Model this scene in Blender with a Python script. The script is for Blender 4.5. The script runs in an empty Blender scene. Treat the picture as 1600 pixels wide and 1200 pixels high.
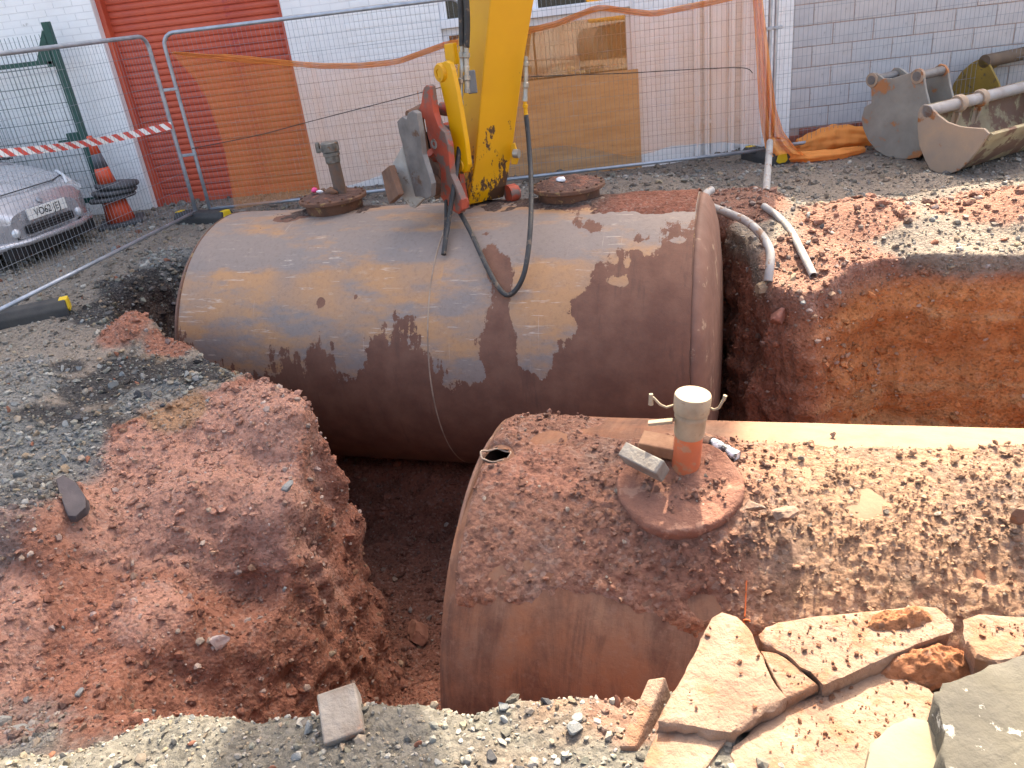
import bpy, bmesh, math, random
import numpy as np
from mathutils import Matrix, Vector

random.seed(7)
rng = np.random.default_rng(11)
scene = bpy.context.scene
COL = scene.collection
R_ = math.radians

# ------------------------------------------------------------------ camera
CAM_H = 2.0
F_PX, PITCH, ROLL = 1250.0, R_(26.0), R_(7.0)
_F = np.array([0.0, math.cos(PITCH), -math.sin(PITCH)])
_Rv = np.array([1.0, 0.0, 0.0])
_U = np.cross(_Rv, _F)
CR = math.cos(ROLL) * _Rv - math.sin(ROLL) * _U
CU = math.cos(ROLL) * _U + math.sin(ROLL) * _Rv
CF = _F
cam_d = bpy.data.cameras.new('camera')
cam_d.sensor_fit = 'HORIZONTAL'
cam_d.sensor_width = 36.0
cam_d.lens = 36.0 * F_PX / 1600.0
cam_d.clip_start = 0.05
cam_d.clip_end = 600.0
cam = bpy.data.objects.new('camera', cam_d)
COL.objects.link(cam)
cam.matrix_world = Matrix(((CR[0], CU[0], -CF[0], 0), (CR[1], CU[1], -CF[1], 0),
                           (CR[2], CU[2], -CF[2], CAM_H), (0, 0, 0, 1)))
scene.camera = cam

# ------------------------------------------------------------------ world, sun, exposure
SUN_AZ, SUN_EL = R_(22.0), R_(51.0)          # behind the building, to the right
world = bpy.data.worlds.new('World')
scene.world = world
world.use_nodes = True
_nt = world.node_tree
_nt.nodes.clear()
_o = _nt.nodes.new('ShaderNodeOutputWorld')
_b = _nt.nodes.new('ShaderNodeBackground')
_s = _nt.nodes.new('ShaderNodeTexSky')
_s.sky_type = 'NISHITA'
_s.sun_disc = False
_s.sun_elevation = SUN_EL
_s.sun_rotation = SUN_AZ
_s.air_density = 0.7
_s.dust_density = 5.0
_s.ozone_density = 0.3
_b.inputs['Strength'].default_value = 0.15
_nt.links.new(_s.outputs[0], _b.inputs[0])
_nt.links.new(_b.outputs[0], _o.inputs[0])
sun_d = bpy.data.lights.new('sun', 'SUN')
sun_d.energy = 2.6
sun_d.angle = R_(0.6)
sun_d.color = (1.0, 0.93, 0.82)
sun = bpy.data.objects.new('sun', sun_d)
COL.objects.link(sun)
SUN = Vector((math.sin(SUN_AZ) * math.cos(SUN_EL), math.cos(SUN_AZ) * math.cos(SUN_EL), math.sin(SUN_EL)))
sun.rotation_euler = SUN.to_track_quat('Z', 'Y').to_euler()
sun.location = SUN * 60
scene.view_settings.view_transform = 'Standard'
scene.view_settings.look = 'None'
scene.view_settings.exposure = 2.5
scene.view_settings.use_white_balance = True
scene.view_settings.white_balance_temperature = 7500
scene.view_settings.white_balance_tint = 8
scene.view_settings.gamma = 1.0
scene.cycles.max_bounces = 8
scene.cycles.transparent_max_bounces = 16
try:
    scene.cycles.use_denoising = True
except Exception:
    pass

# ------------------------------------------------------------------ measuring helpers
CAMP = np.array([0, 0, CAM_H])
def _ray(x, y):
    return CF + CR * (x - 800) / F_PX - CU * (y - 600) / F_PX
def at_y(x, y, Y):
    v = _ray(x, y); return CAMP + v * (Y / v[1])
def at_z(x, y, z):
    v = _ray(x, y); return CAMP + v * ((z - CAM_H) / v[2])
def at_pl(x, y, P, N):
    v = _ray(x, y); return CAMP + v * (np.dot(np.asarray(P) - CAMP, N) / np.dot(v, N))

# ------------------------------------------------------------------ numpy noise
def _hash(ix, iy, iz, seed):
    n = (ix.astype(np.int64) * 374761393 + iy.astype(np.int64) * 668265263 + iz.astype(np.int64) * 2147483647 + seed * 974634777) & 0xffffffff
    n = ((n ^ (n >> 13)) * 1274126177) & 0xffffffff
    n = ((n ^ (n >> 16)) * 2246822519) & 0xffffffff
    return ((n ^ (n >> 15)) & 0xffff) / 65535.0
def vnoise(p, seed=0):
    i = np.floor(p); f = p - i; f = f * f * (3 - 2 * f)
    ix, iy, iz = i[:, 0], i[:, 1], i[:, 2]
    r = 0
    for dx in (0, 1):
        wx = f[:, 0] if dx else 1 - f[:, 0]
        for dy in (0, 1):
            wy = f[:, 1] if dy else 1 - f[:, 1]
            for dz in (0, 1):
                wz = f[:, 2] if dz else 1 - f[:, 2]
                r = r + wx * wy * wz * _hash(ix + dx, iy + dy, iz + dz, seed)
    return r * 2 - 1
def fbm(p, sc=1.0, oct=4, seed=0, gain=0.5):
    p = np.asarray(p, float)
    if p.shape[1] == 2:
        p = np.column_stack([p, np.zeros(len(p))])
    a, s, r, t = 1.0, sc, 0, 0
    for k in range(oct):
        r = r + a * vnoise(p * s + 17.3 * k, seed + k); t += a
        a *= gain; s *= 2.03
    return r / t
def sstep(a, b, x):
    t = np.clip((x - a) / (b - a), 0, 1); return t * t * (3 - 2 * t)

# ------------------------------------------------------------------ mesh helpers
class MB:
    def __init__(s): s.v = []; s.f = []
    def add(s, vs, fs):
        n = len(s.v); s.v += [tuple(float(c) for c in v) for v in vs]; s.f += [tuple(i + n for i in f) for f in fs]; return s
    def box(s, c, d, ax=None):
        c = np.asarray(c, float); h = np.asarray(d, float) / 2
        A = np.eye(3) if ax is None else np.asarray(ax, float)
        vs = [c + A[0] * h[0] * i + A[1] * h[1] * j + A[2] * h[2] * k for i in (-1, 1) for j in (-1, 1) for k in (-1, 1)]
        return s.add(vs, [(0, 1, 3, 2), (4, 6, 7, 5), (0, 4, 5, 1), (2, 3, 7, 6), (0, 2, 6, 4), (1, 5, 7, 3)])
    def bx(s, x0, x1, y0, y1, z0, z1):
        return s.box(((x0 + x1) / 2, (y0 + y1) / 2, (z0 + z1) / 2), (abs(x1 - x0), abs(y1 - y0), abs(z1 - z0)))
    def tube(s, pts, r, n=8, cap=True, closed=False):
        P = np.asarray(pts, float); m = len(P)
        rr = np.full(m, r, float) if np.isscalar(r) else np.asarray(r, float)
        T = np.gradient(P, axis=0) if not closed else np.roll(P, -1, 0) - np.roll(P, 1, 0)
        T /= np.linalg.norm(T, axis=1)[:, None] + 1e-12
        u = np.cross(T[0], [0, 0, 1.0])
        if np.linalg.norm(u) < 1e-3: u = np.cross(T[0], [0, 1.0, 0])
        vs = []
        for i in range(m):
            u = u - T[i] * np.dot(u, T[i]); u /= np.linalg.norm(u); w = np.cross(T[i], u)
            for k in range(n):
                a = 2 * math.pi * k / n
                vs.append(P[i] + rr[i] * (math.cos(a) * u + math.sin(a) * w))
        fs = []
        for i in range(m if closed else m - 1):
            j = (i + 1) % m
            for k in range(n):
                l = (k + 1) % n
                fs.append((i * n + k, i * n + l, j * n + l, j * n + k))
        if cap and not closed:
            fs.append(tuple(range(n))[::-1]); fs.append(tuple((m - 1) * n + k for k in range(n)))
        return s.add(vs, fs)
    def lathe(s, prof, c=(0, 0, 0), ax=(0, 0, 1), n=24):
        """prof: list of (r, h) along axis"""
        ax = np.asarray(ax, float); ax /= np.linalg.norm(ax)
        u = np.cross(ax, [1.0, 0, 0])
        if np.linalg.norm(u) < 1e-2: u = np.cross(ax, [0, 1.0, 0])
        u /= np.linalg.norm(u); w = np.cross(ax, u); c = np.asarray(c, float)
        vs = []; m = len(prof)
        for r, h in prof:
            for k in range(n):
                a = 2 * math.pi * k / n
                vs.append(c + ax * h + r * (math.cos(a) * u + math.sin(a) * w))
        fs = [(i * n + k, i * n + (k + 1) % n, (i + 1) * n + (k + 1) % n, (i + 1) * n + k) for i in range(m - 1) for k in range(n)]
        if prof[0][0] > 1e-4: fs.append(tuple(range(n))[::-1])
        if prof[-1][0] > 1e-4: fs.append(tuple((m - 1) * n + k for k in range(n)))
        return s.add(vs, fs)
    def prism(s, poly, ext):
        """poly: 3-D outline, ext: extrusion vector"""
        P = np.asarray(poly, float); e = np.asarray(ext, float); n = len(P)
        vs = list(P) + list(P + e)
        fs = [tuple(range(n)), tuple(range(n, 2 * n))[::-1]] + [(i, i + n, (i + 1) % n + n, (i + 1) % n) for i in range(n)]
        return s.add(vs, fs)

def link_mesh(name, me, m=None, parent=None, smooth=False):
    o = bpy.data.objects.new(name, me)
    COL.objects.link(o)
    if m is not None and not me.materials: me.materials.append(m)
    if parent is not None: o.parent = parent
    me.polygons.foreach_set('use_smooth', [bool(smooth)] * len(me.polygons)) if smooth is not None else None
    return o
def fix_normals(me):
    b = bmesh.new(); b.from_mesh(me); bmesh.ops.recalc_face_normals(b, faces=b.faces); b.to_mesh(me); b.free()
def obj(name, mb, m, parent=None, smooth=False, bevel=0.0, seg=2, auto=None):
    me = bpy.data.meshes.new(name)
    me.from_pydata(mb.v, [], mb.f); me.update()
    b = bmesh.new(); b.from_mesh(me); bmesh.ops.recalc_face_normals(b, faces=b.faces)
    if bevel > 0:
        es = [e for e in b.edges if len(e.link_faces) == 2 and e.calc_face_angle(0) > 0.6]
        bmesh.ops.bevel(b, geom=es, offset=bevel, segments=seg, affect='EDGES', profile=0.5, clamp_overlap=True)
    if auto is not None:
        for e in b.edges:
            if len(e.link_faces) == 2: e.smooth = e.calc_face_angle(0) < auto
        for f in b.faces: f.smooth = True
    b.to_mesh(me); b.free()
    return link_mesh(name, me, m, parent, None if auto is not None else smooth)
def np_obj(name, V, Fq, m, parent=None, smooth=True, cols=None, attrs=None):
    """fast mesh from arrays; Fq: (n,3) or (n,4)"""
    V = np.asarray(V, np.float32); Fq = np.asarray(Fq, np.int32)
    me = bpy.data.meshes.new(name)
    k = Fq.shape[1]
    me.vertices.add(len(V)); me.vertices.foreach_set('co', V.ravel())
    me.loops.add(Fq.size); me.loops.foreach_set('vertex_index', Fq.ravel())
    me.polygons.add(len(Fq)); me.polygons.foreach_set('loop_start', np.arange(0, Fq.size, k, dtype=np.int32))
    me.update(calc_edges=True)
    me.validate()
    if cols is not None: set_col(me, cols)
    for nm, a in (attrs or {}).items():
        at = me.attributes.new(nm, 'FLOAT', 'POINT'); at.data.foreach_set('value', np.asarray(a, np.float32))
    return link_mesh(name, me, m, parent, smooth)
def set_col(me, cols, nm='Col'):
    c4 = np.ones((len(cols), 4), np.float32); c4[:, :3] = cols
    at = me.color_attributes.new(nm, 'FLOAT_COLOR', 'POINT'); at.data.foreach_set('color', c4.ravel())
def empty(name, loc=(0, 0, 0), rz=0.0):
    o = bpy.data.objects.new(name, None); COL.objects.link(o)
    o.location = [float(a) for a in loc]; o.rotation_euler = (0, 0, rz); o.empty_display_size = 0.2
    return o
def tag(o, label, cat=None, group=None, kind=None):
    if label: o['label'] = label
    if cat: o['category'] = cat
    if group: o['group'] = group
    if kind: o['kind'] = kind
    return o
def grid_faces(nu, nv, closed_v=False):
    i, j = np.meshgrid(np.arange(nu - 1), np.arange(nv if closed_v else nv - 1), indexing='ij')
    j2 = (j + 1) % nv
    return np.stack([i * nv + j, i * nv + j2, (i + 1) * nv + j2, (i + 1) * nv + j], -1).reshape(-1, 4)

# ------------------------------------------------------------------ materials
class NT:
    def __init__(s, name):
        s.m = bpy.data.materials.new(name); s.m.use_nodes = True; s.t = s.m.node_tree; s.t.nodes.clear()
        s.out = s.n('ShaderNodeOutputMaterial'); s.b = s.n('ShaderNodeBsdfPrincipled'); s.l(s.b.outputs[0], s.out.inputs[0])
        s.co = s.n('ShaderNodeTexCoord').outputs['Object']
    def n(s, k, **kw):
        o = s.t.nodes.new(k)
        for a, v in kw.items(): setattr(o, a, v)
        return o
    def l(s, a, b): s.t.links.new(a, b)
    def noise(s, scale, detail=5, rough=0.55, vec=None, dist=0.0, out='Fac'):
        o = s.n('ShaderNodeTexNoise'); s.l(vec or s.co, o.inputs['Vector'])
        o.inputs['Scale'].default_value = scale; o.inputs['Detail'].default_value = detail
        o.inputs['Roughness'].default_value = rough; o.inputs['Distortion'].default_value = dist
        return o.outputs[out]
    def vor(s, scale, feat='F1', out='Distance', vec=None):
        o = s.n('ShaderNodeTexVoronoi', feature=feat); s.l(vec or s.co, o.inputs['Vector']); o.inputs['Scale'].default_value = scale
        return o.outputs[out]
    def map(s, scale=(1, 1, 1), loc=(0, 0, 0), rot=(0, 0, 0)):
        o = s.n('ShaderNodeMapping'); s.l(s.co, o.inputs[0]); o.inputs['Scale'].default_value = scale
        o.inputs['Location'].default_value = loc; o.inputs['Rotation'].default_value = rot
        return o.outputs[0]
    def ramp(s, fac, stops, interp='LINEAR'):
        o = s.n('ShaderNodeValToRGB'); s.l(fac, o.inputs[0]); e = o.color_ramp.elements; o.color_ramp.interpolation = interp
        while len(e) < len(stops): e.new(0.5)
        for i, (p, c) in enumerate(stops):
            e[i].position = p; c = (c, c, c) if np.isscalar(c) else c; e[i].color = (c[0], c[1], c[2], 1)
        return o.outputs[0]
    def mix(s, fac, a, b, mode='MIX'):
        o = s.n('ShaderNodeMix', data_type='RGBA', blend_type=mode)
        for sock, v in ((o.inputs[0], fac), (o.inputs[6], a), (o.inputs[7], b)):
            if hasattr(v, 'links') or isinstance(v, bpy.types.NodeSocket): s.l(v, sock)
            elif np.isscalar(v): sock.default_value = v
            else: sock.default_value = (v[0], v[1], v[2], 1)
        return o.outputs[2]
    def math(s, op, a, b=0.0, clamp=False):
        o = s.n('ShaderNodeMath', operation=op, use_clamp=clamp)
        for i, v in enumerate((a, b)):
            if isinstance(v, bpy.types.NodeSocket): s.l(v, o.inputs[i])
            else: o.inputs[i].default_value = v
        return o.outputs[0]
    def attr(s, nm, out='Color'):
        o = s.n('ShaderNodeAttribute'); o.attribute_name = nm; return o.outputs[out]
    def bump(s, h, strength=0.4, dist=0.02):
        o = s.n('ShaderNodeBump'); s.l(h, o.inputs['Height']); o.inputs['Strength'].default_value = strength; o.inputs['Distance'].default_value = dist
        s.l(o.outputs[0], s.b.inputs['Normal']); return o
    def set(s, col=None, rough=None, metal=None, spec=None, coat=None):
        for nm, v in (('Base Color', col), ('Roughness', rough), ('Metallic', metal), ('Specular IOR Level', spec), ('Coat Weight', coat)):
            if v is None: continue
            if isinstance(v, bpy.types.NodeSocket): s.l(v, s.b.inputs[nm])
            elif np.isscalar(v): s.b.inputs[nm].default_value = v
            else: s.b.inputs[nm].default_value = (v[0], v[1], v[2], 1)
        return s.m

def mat(name, c1, c2=None, scale=6.0, rough=0.7, metal=0.0, bump=0.25, bscale=40.0, bdist=0.004, spec=0.4, c3=None, f3=0.62, s3=14.0, coat=0.0, lo=0.35, hi=0.65, detail=6):
    n = NT(name)
    c2 = c2 or tuple(a * 0.75 for a in c1)
    c = n.ramp(n.noise(scale, detail), [(lo, c1), (hi, c2)])
    if c3 is not None:
        f = n.ramp(n.noise(s3, 8, 0.65), [(f3, 0.0), (f3 + 0.05, 1.0)])
        c = n.mix(f, c, c3)
    if bump > 0: n.bump(n.noise(bscale, 6, 0.6), bump, bdist)
    rr = n.ramp(n.noise(scale * 2.3, 4), [(0.3, max(0.05, rough - 0.12)), (0.7, min(1, rough + 0.1))])
    return n.set(c, rr, metal, spec, coat)
# ------------------------------------------------------------------ shared positions
T1C = np.array([-2.35, 7.198, -0.639]); T1R = 1.124; T1L = 4.122; T1Y = 0.324
T2C = np.array([-0.171, 3.328, -0.90]); T2R = 1.0; T2L = 4.12; T2Y = 0.311
def tank_axes(yaw):
    return np.array([math.cos(yaw), -math.sin(yaw), 0]), np.array([math.sin(yaw), math.cos(yaw), 0])

# ------------------------------------------------------------------ ground with the excavated pit
CTRL = np.array([
 (-9, 12.5, 0), (-4.5, 12.5, 0), (0, 12.5, -.05), (4.5, 12.5, 0), (9, 12.5, 0), (-9, 9.5, 0), (-6, 10, 0), (-4, 9.6, 0), (-2, 9.7, 0), (0, 9.6, -.06), (1.8, 9.5, -.12), (3.2, 9.1, -.02), (5, 9, 0), (9, 9, 0),
 (-9, 6.5, 0), (-6, 8, 0), (-4.1, 6.5, -.01), (-3.6, 7.3, -.02), (-3.2, 8.1, .0), (-2, 8.9, .06), (0, 8.3, .12), (1.5, 7.6, .22), (2.2, 7.1, .15), (2.6, 7.8, .02), (3.2, 6.8, .03), (4.4, 6.4, .08), (4.3, 7.5, 0), (4.3, 8.4, 0), (6.5, 7, .0), (9, 6, .05),
 (2.6, 5.6, -.02), (3.5, 5.15, .02), (2.05, 6.2, .05), (2.15, 5.5, -.14), (5, 4.7, .08), (7, 4.2, .08), (9, 4, .1), (3.3, 6.0, .10), (4.2, 5.6, .14),
 (-3.45, 5.07, 0), (-2.85, 5.75, .0), (-2.5, 5.35, -.10), (-1.75, 4.85, -.10), (-1.45, 4.5, -.10), (-2.4, 4.6, -.12), (-2.75, 3.62, -.12), (-1.89, 4.0, -.30), (-1.5, 3.95, -.42), (-2.75, 3.30, -.46), (-2.05, 3.42, -.62), (-1.6, 3.55, -.95),
 (-2.3, 2.8, -.72), (-1.7, 2.9, -1.05), (-3.1, 2.8, -.52), (-2.4, 2.25, -.45), (-1.8, 2.15, -.42), (-3.6, 3.4, -.15), (-4.5, 3, 0), (-4.5, 4.5, 0), (-5, 1.5, 0.05), (-9, 2, 0), (-9, 4, 0),
 (-1.8, 1.74, .02), (-1.35, 1.62, .05), (-1, 1.58, .09), (-.6, 1.53, .14), (-.3, 1.5, .15), (.07, 1.48, .15), (.3, 1.48, .14), (.65, 1.62, .09), (1.2, 1.60, .09), (1.7, 1.50, .10), (2.5, 1.3, .12), (4, .9, .12),
 (-.11, 1.10, .20), (-1.5, 1.1, .12), (1, 1.1, .16), (0, .3, .3), (-2.5, .5, .15), (2.2, .5, .25), (4, -1, .1), (0, -1.5, .22), (-4, -1, .05), (-9, -2, 0), (9, -2, 0), (9, 1, .05)], float)
def ground_top(x, y):
    """undisturbed surface: smooth inverse-distance blend of surveyed heights"""
    shp = x.shape; x = x.ravel(); y = y.ravel(); num = 0; den = 0
    for cx, cy, cz in CTRL:
        d2 = (x - cx) ** 2 + (y - cy) ** 2 + 0.015
        w = 1.0 / d2 ** 2.0
        num = num + w * cz; den = den + w
    return (num / den).reshape(shp)
PIT = [(-1.35, 1.90), (-.6, 1.73), (.0, 1.65), (.42, 1.66), (1.0, 1.75), (1.6, 1.62), (2.6, 1.42), (4.4, 1.0), (5.2, 2.0), (5.6, 4.2), (4.4, 4.85), (3.5, 5.12), (2.75, 5.5), (2.5, 5.42), (2.2, 5.22),
       (1.98, 5.45), (1.92, 6.1), (2.0, 6.7), (1.95, 7.1), (-.1, 7.75), (-2.0, 8.5), (-2.85, 8.35), (-3.25, 7.8), (-3.5, 7.05), (-3.25, 6.25), (-2.6, 5.68), (-1.95, 5.1), (-1.42, 4.62), (-1.27, 4.45), (-1.35, 3.9), (-1.45, 3.5), (-1.75, 3.0), (-1.7, 2.5)]
def poly_sdf(x, y, poly):
    """signed distance, positive inside"""
    P = np.asarray(poly); d = np.full(x.shape, 1e9); inside = np.zeros(x.shape, bool)
    for i in range(len(P)):
        a = P[i]; b = P[(i + 1) % len(P)]; e = b - a
        t = np.clip(((x - a[0]) * e[0] + (y - a[1]) * e[1]) / (e @ e), 0, 1)
        d = np.minimum(d, np.hypot(x - a[0] - t * e[0], y - a[1] - t * e[1]))
        c = ((a[1] > y) != (b[1] > y)) & (x < (b[0] - a[0]) * (y - a[1]) / (b[1] - a[1] + 1e-12) + a[0])
        inside ^= c
    return np.where(inside, d, -d)
def bump2(x, y, cx, cy, r):
    return np.exp(-((x - cx) ** 2 + (y - cy) ** 2) / (r * r))
def terrain(x, y):
    q = np.column_stack([x.ravel(), y.ravel()])
    wx = fbm(q, 2.2, 4, 3).reshape(x.shape) * 0.09; wy = fbm(q, 2.2, 4, 9).reshape(x.shape) * 0.09
    sd = poly_sdf(x + wx, y + wy, PIT)
    g = ground_top(x, y)
    # how far the side of the pit takes to fall to the floor
    w = 0.20 + 0.75 * bump2(x, y, -1.7, 2.9, .55) + 0.80 * bump2(x, y, -3.2, 6.95, .8) + 0.10 * bump2(x, y, -1.3, 4.0, .4) + .18 * bump2(x, y, 2.3, 5.3, .35)
    fl = -1.80 - .42 * sstep(6.05, 5.55, y + .335 * x + .1) + 0.10 * fbm(q, 1.1, 3, 21).reshape(x.shape)
    fl = fl + 0.28 * bump2(x, y, -.75, 3.5, .45) + .75 * bump2(x, y, -2.8, 6.8, .6) + .35 * bump2(x, y, 2.1, 5.9, .5) + .35 * bump2(x, y, -.4, 2.5, .5)
    t = np.clip(sd / w, 0, 1)
    t = .55 * t + .45 * (1 - (1 - t) ** 2.2)
    h = g * (1 - t) + fl * t
    # red lump and spoil ridges on the edges
    h += .16 * bump2(x, y, -2.78, 5.72, .17) + .08 * bump2(x, y, -2.45, 5.62, .2)
    h += .12 * bump2(x, y, 3.0, 6.35, .35) + .12 * bump2(x, y, 4.1, 5.85, .45) + .1 * bump2(x, y, 5.2, 5.6, .5)
    h += .10 * bump2(x, y, 4.0, 7.2, .22) - .03 * bump2(x, y, 4.8, 6.9, .5)
    return h, g, sd
x0, x1, y0, y1, st = -8.0, 8.0, -1.6, 12.2, 0.03
gx = np.arange(x0, x1 + 1e-6, st); gy = np.arange(y0, y1 + 1e-6, st)
GX, GY = np.meshgrid(gx, gy, indexing='ij')
GH, GG, GS = terrain(GX, GY)
nu, nv = GX.shape
top = np.stack([GX, GY, GH], -1).reshape(-1, 3)
Fq = grid_faces(nu, nv)
# close it to a solid so that it can be re-meshed evenly, cliffs included
per = np.concatenate([np.arange(nv), np.arange(1, nu) * nv + nv - 1, (nu - 1) * nv + np.arange(nv - 2, -1, -1), np.arange(nu - 2, 0, -1) * nv])
low = top[per].copy(); low[:, 2] = -3.4
V = np.vstack([top, low]); n0 = len(top); k = len(per)
side = np.stack([per, np.roll(per, -1), n0 + np.roll(np.arange(k), -1), n0 + np.arange(k)], -1)
me = bpy.data.meshes.new('tmp')
me.from_pydata(V.tolist(), [], Fq.tolist() + side.tolist() + [list(range(n0, n0 + k))[::-1]])
fix_normals(me)
tmp = bpy.data.objects.new('tmp', me); COL.objects.link(tmp)
md = tmp.modifiers.new('r', 'REMESH'); md.mode = 'VOXEL'; md.voxel_size = 0.03; md.adaptivity = 0.0
dg = bpy.context.evaluated_depsgraph_get()
ev = tmp.evaluated_get(dg); em = ev.to_mesh()
nV = len(em.vertices); TV = np.empty(nV * 3, np.float32); em.vertices.foreach_get('co', TV); TV = TV.reshape(-1, 3).astype(float)
nP = len(em.polygons); TF = np.empty(len(em.loops), np.int32); em.loops.foreach_get('vertex_index', TF); TF = TF.reshape(-1, 4)
VN = np.empty(nV * 3, np.float32); em.vertices.foreach_get('normal', VN); VN = VN.reshape(-1, 3).astype(float)
ev.to_mesh_clear(); bpy.data.objects.remove(tmp); bpy.data.meshes.remove(me)
# keep only the upper skin
fz = TV[TF].mean(1)
keep = (VN[TF].mean(1)[:, 2] > -0.45) & (fz[:, 2] > -3.3) & (fz[:, 0] > x0 + .04) & (fz[:, 0] < x1 - .04) & (fz[:, 1] > y0 + .04) & (fz[:, 1] < y1 - .04)
TF = TF[keep]; used = np.unique(TF); rm = np.full(nV, -1); rm[used] = np.arange(len(used)); TF = rm[TF]; TV = TV[used]; VN = VN[used]
gtop = ground_top(TV[:, 0], TV[:, 1]); sdv = poly_sdf(TV[:, 0], TV[:, 1], PIT)
depth = gtop - TV[:, 2]                       # below the old surface
steep = 1 - np.clip(VN[:, 2], 0, 1)
def blobs_s(lst):
    d = np.full(len(TV), -9.0)
    for cx, cy, r_ in lst: d = np.maximum(d, 1 - np.hypot(TV[:, 0] - cx, TV[:, 1] - cy) / r_)
    return sstep(-.1, .5, d + .3 * fbm(TV, 3.5, 3, 15))
# relief: clods, ledges, layered clay on the cut faces
lay = fbm(TV * np.array([.8, .8, 4.0]), 1.6, 4, 31)
big = fbm(TV, 3.0, 5, 41); mid = fbm(TV, 9.0, 4, 51); rid = 1 - np.abs(fbm(TV, 5.5, 4, 61)) * 2.2
edge = np.exp(-(sdv / .55) ** 2)
rough = 0.25 + 0.75 * np.clip(edge + sstep(.05, .3, depth) + (TV[:, 1] < 2.2), 0, 1)
far = sstep(8.0, 7.0, TV[:, 1]) * 0.8 + 0.2
amp = rough * far
stri = fbm(TV * np.array([1.0, 1.0, .16]), 6.5, 4, 111)
cliff = np.clip(steep * 1.6 - .3, 0, 1) * np.clip(depth * 3, 0, 1)
lumps = .5 - np.abs(fbm(TV, 3.2, 5, 131)) * 1.9
lumps2 = .5 - np.abs(fbm(TV, 8.5, 4, 141)) * 1.9
bankm = np.exp(-(((TV[:, 0] + 2.1) / 1.1) ** 2 + ((TV[:, 1] - 3.9) / 1.6) ** 2)) + .5 * np.clip(sdv * 3, 0, 1)
bankm = bankm * (1 - .85 * sstep(1.2, 1.9, TV[:, 0]))
smoothp = 1 - .75 * blobs_s([(-1.95, 4.0, .3), (-2.25, 4.0, .25), (-2.75, 3.05, .25), (-1.6, 4.35, .18)])
disp = smoothp * np.clip(bankm, 0, 1) * (.055 * lumps + .030 * lumps2) + cliff * .11 * stri + amp * (0.05 * big + 0.022 * mid + 0.016 * np.clip(rid, 0, 1)) + steep * (0.075 * lay + .03 * mid * (1 - .6 * sstep(1.2, 1.9, TV[:, 0]))) * np.clip(depth * 3, 0, 1)
TV = TV + VN * disp[:, None]

def blobs(lst, seed, sc=3.5, amt=0.35):
    d = np.full(len(TV), -9.0)
    for cx, cy, r in lst: d = np.maximum(d, 1 - np.hypot(TV[:, 0] - cx, TV[:, 1] - cy) / r)
    return sstep(-.08, .16, d + amt * fbm(TV, sc, 4, seed))
def mixc(c, m, col): return c * (1 - m[:, None]) + np.asarray(col)[None] * m[:, None]
n1 = fbm(TV, 1.3, 4, 71); n2 = fbm(TV, 4.0, 4, 81); n3 = fbm(TV, 12.0, 3, 91)
C = np.tile(np.array([.205, .170, .140]), (len(TV), 1))                     # hardcore yard
C = mixc(C, sstep(-.2, .5, n1), (.25, .205, .165))
C = mixc(C, sstep(.1, .5, n2) * .5, (.14, .12, .11))
C = mixc(C, sstep(-2.5, -4.5, TV[:, 0]) * .5, (.25, .23, .195))            # pale grit by the car
clay = sstep(.10, .24, depth + .10 * n2 + .05 * n3)
clay = np.maximum(clay, sstep(.0, .22, sdv + .15 * n2))
redtop = blobs([(2.2, 6.9, .45), (2.9, 6.25, .5), (3.9, 6.0, .55), (4.9, 5.9, .6), (2.4, 5.6, .5), (-2.8, 5.72, .24), (-2.45, 5.55, .18), (-2.1, 4.3, .42), (-1.75, 4.05, .6), (-1.6, 4.6, .3), (-2.3, 3.5, .7), (-2.8, 3.1, .55), (-2.2, 2.8, .5), (-1.7, 2.9, .7), (-1.5, 3.5, .5), (-1.4, 4.3, .35), (.65, 1.65, .16), (1.2, 1.6, .3), (.2, 1.62, .12)], 5)
clay = np.maximum(clay, redtop * np.where(TV[:, 0] < 0, .95, .72))
red = np.array([.290, .122, .080])[None] * (1 + .22 * n2)[:, None]
C = C * (1 - clay[:, None]) + red * clay[:, None]
rt = sstep(1.9, 2.6, TV[:, 0]) * clay * sstep(.05, .3, depth)
C = mixc(C, rt * .85, (.56, .225, .078))                                     # orange clay on the right
pink = blobs([(-1.95, 4.05, .5), (-2.25, 3.95, .45), (-1.6, 4.4, .35), (-2.75, 3.05, .35), (-2.0, 3.3, .2), (-1.45, 3.9, .25)], 15) * clay
C = mixc(C, pink * .75, (.43, .235, .175))
tan = blobs([(-2.3, 4.75, .3), (-2.55, 5.15, .25), (-2.1, 4.55, .2), (-2.0, 5.0, .2)], 25)
C = mixc(C, tan * .65, (.26, .165, .085))
band = sstep(.60, .72, fbm(TV * np.array([.35, .35, 5.0]), 2.0, 3, 35) + .45) * rt * sstep(.35, .5, depth)
C = mixc(C, band * .5, (.55, .34, .17))
pit_shade = sstep(1.5, 2.1, depth)  # deep shade at the pit bottom, painted in as darker clay
C = mixc(C, pit_shade * .7, (.125, .050, .034))
black = blobs([(-2.3, 5.0, .34), (-2.55, 4.6, .2), (-2.0, 4.95, .22), (-2.85, 4.05, .18), (-2.7, 5.15, .28), (-3.5, 7.3, .25), (-3.2, 7.6, .35), (-3.35, 7.1, .32), (-3.3, 6.6, .35), (-3.15, 6.25, .25), (-2.95, 7.8, .3), (-2.5, 4.95, .26), (-2.85, 5.0, .24), (-2.15, 5.15, .22), (-3.0, 4.55, .26), (-2.65, 4.35, .2), (-2.7, 3.75, .22), (-3.1, 5.3, .15)], 45, 5.0, .5)
C = mixc(C, black * .93, (.033, .033, .036))
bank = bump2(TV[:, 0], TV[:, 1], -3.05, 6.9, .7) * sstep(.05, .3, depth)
C = mixc(C, np.clip(bank * 1.3, 0, 1) * .8, (.085, .056, .044))
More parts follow.
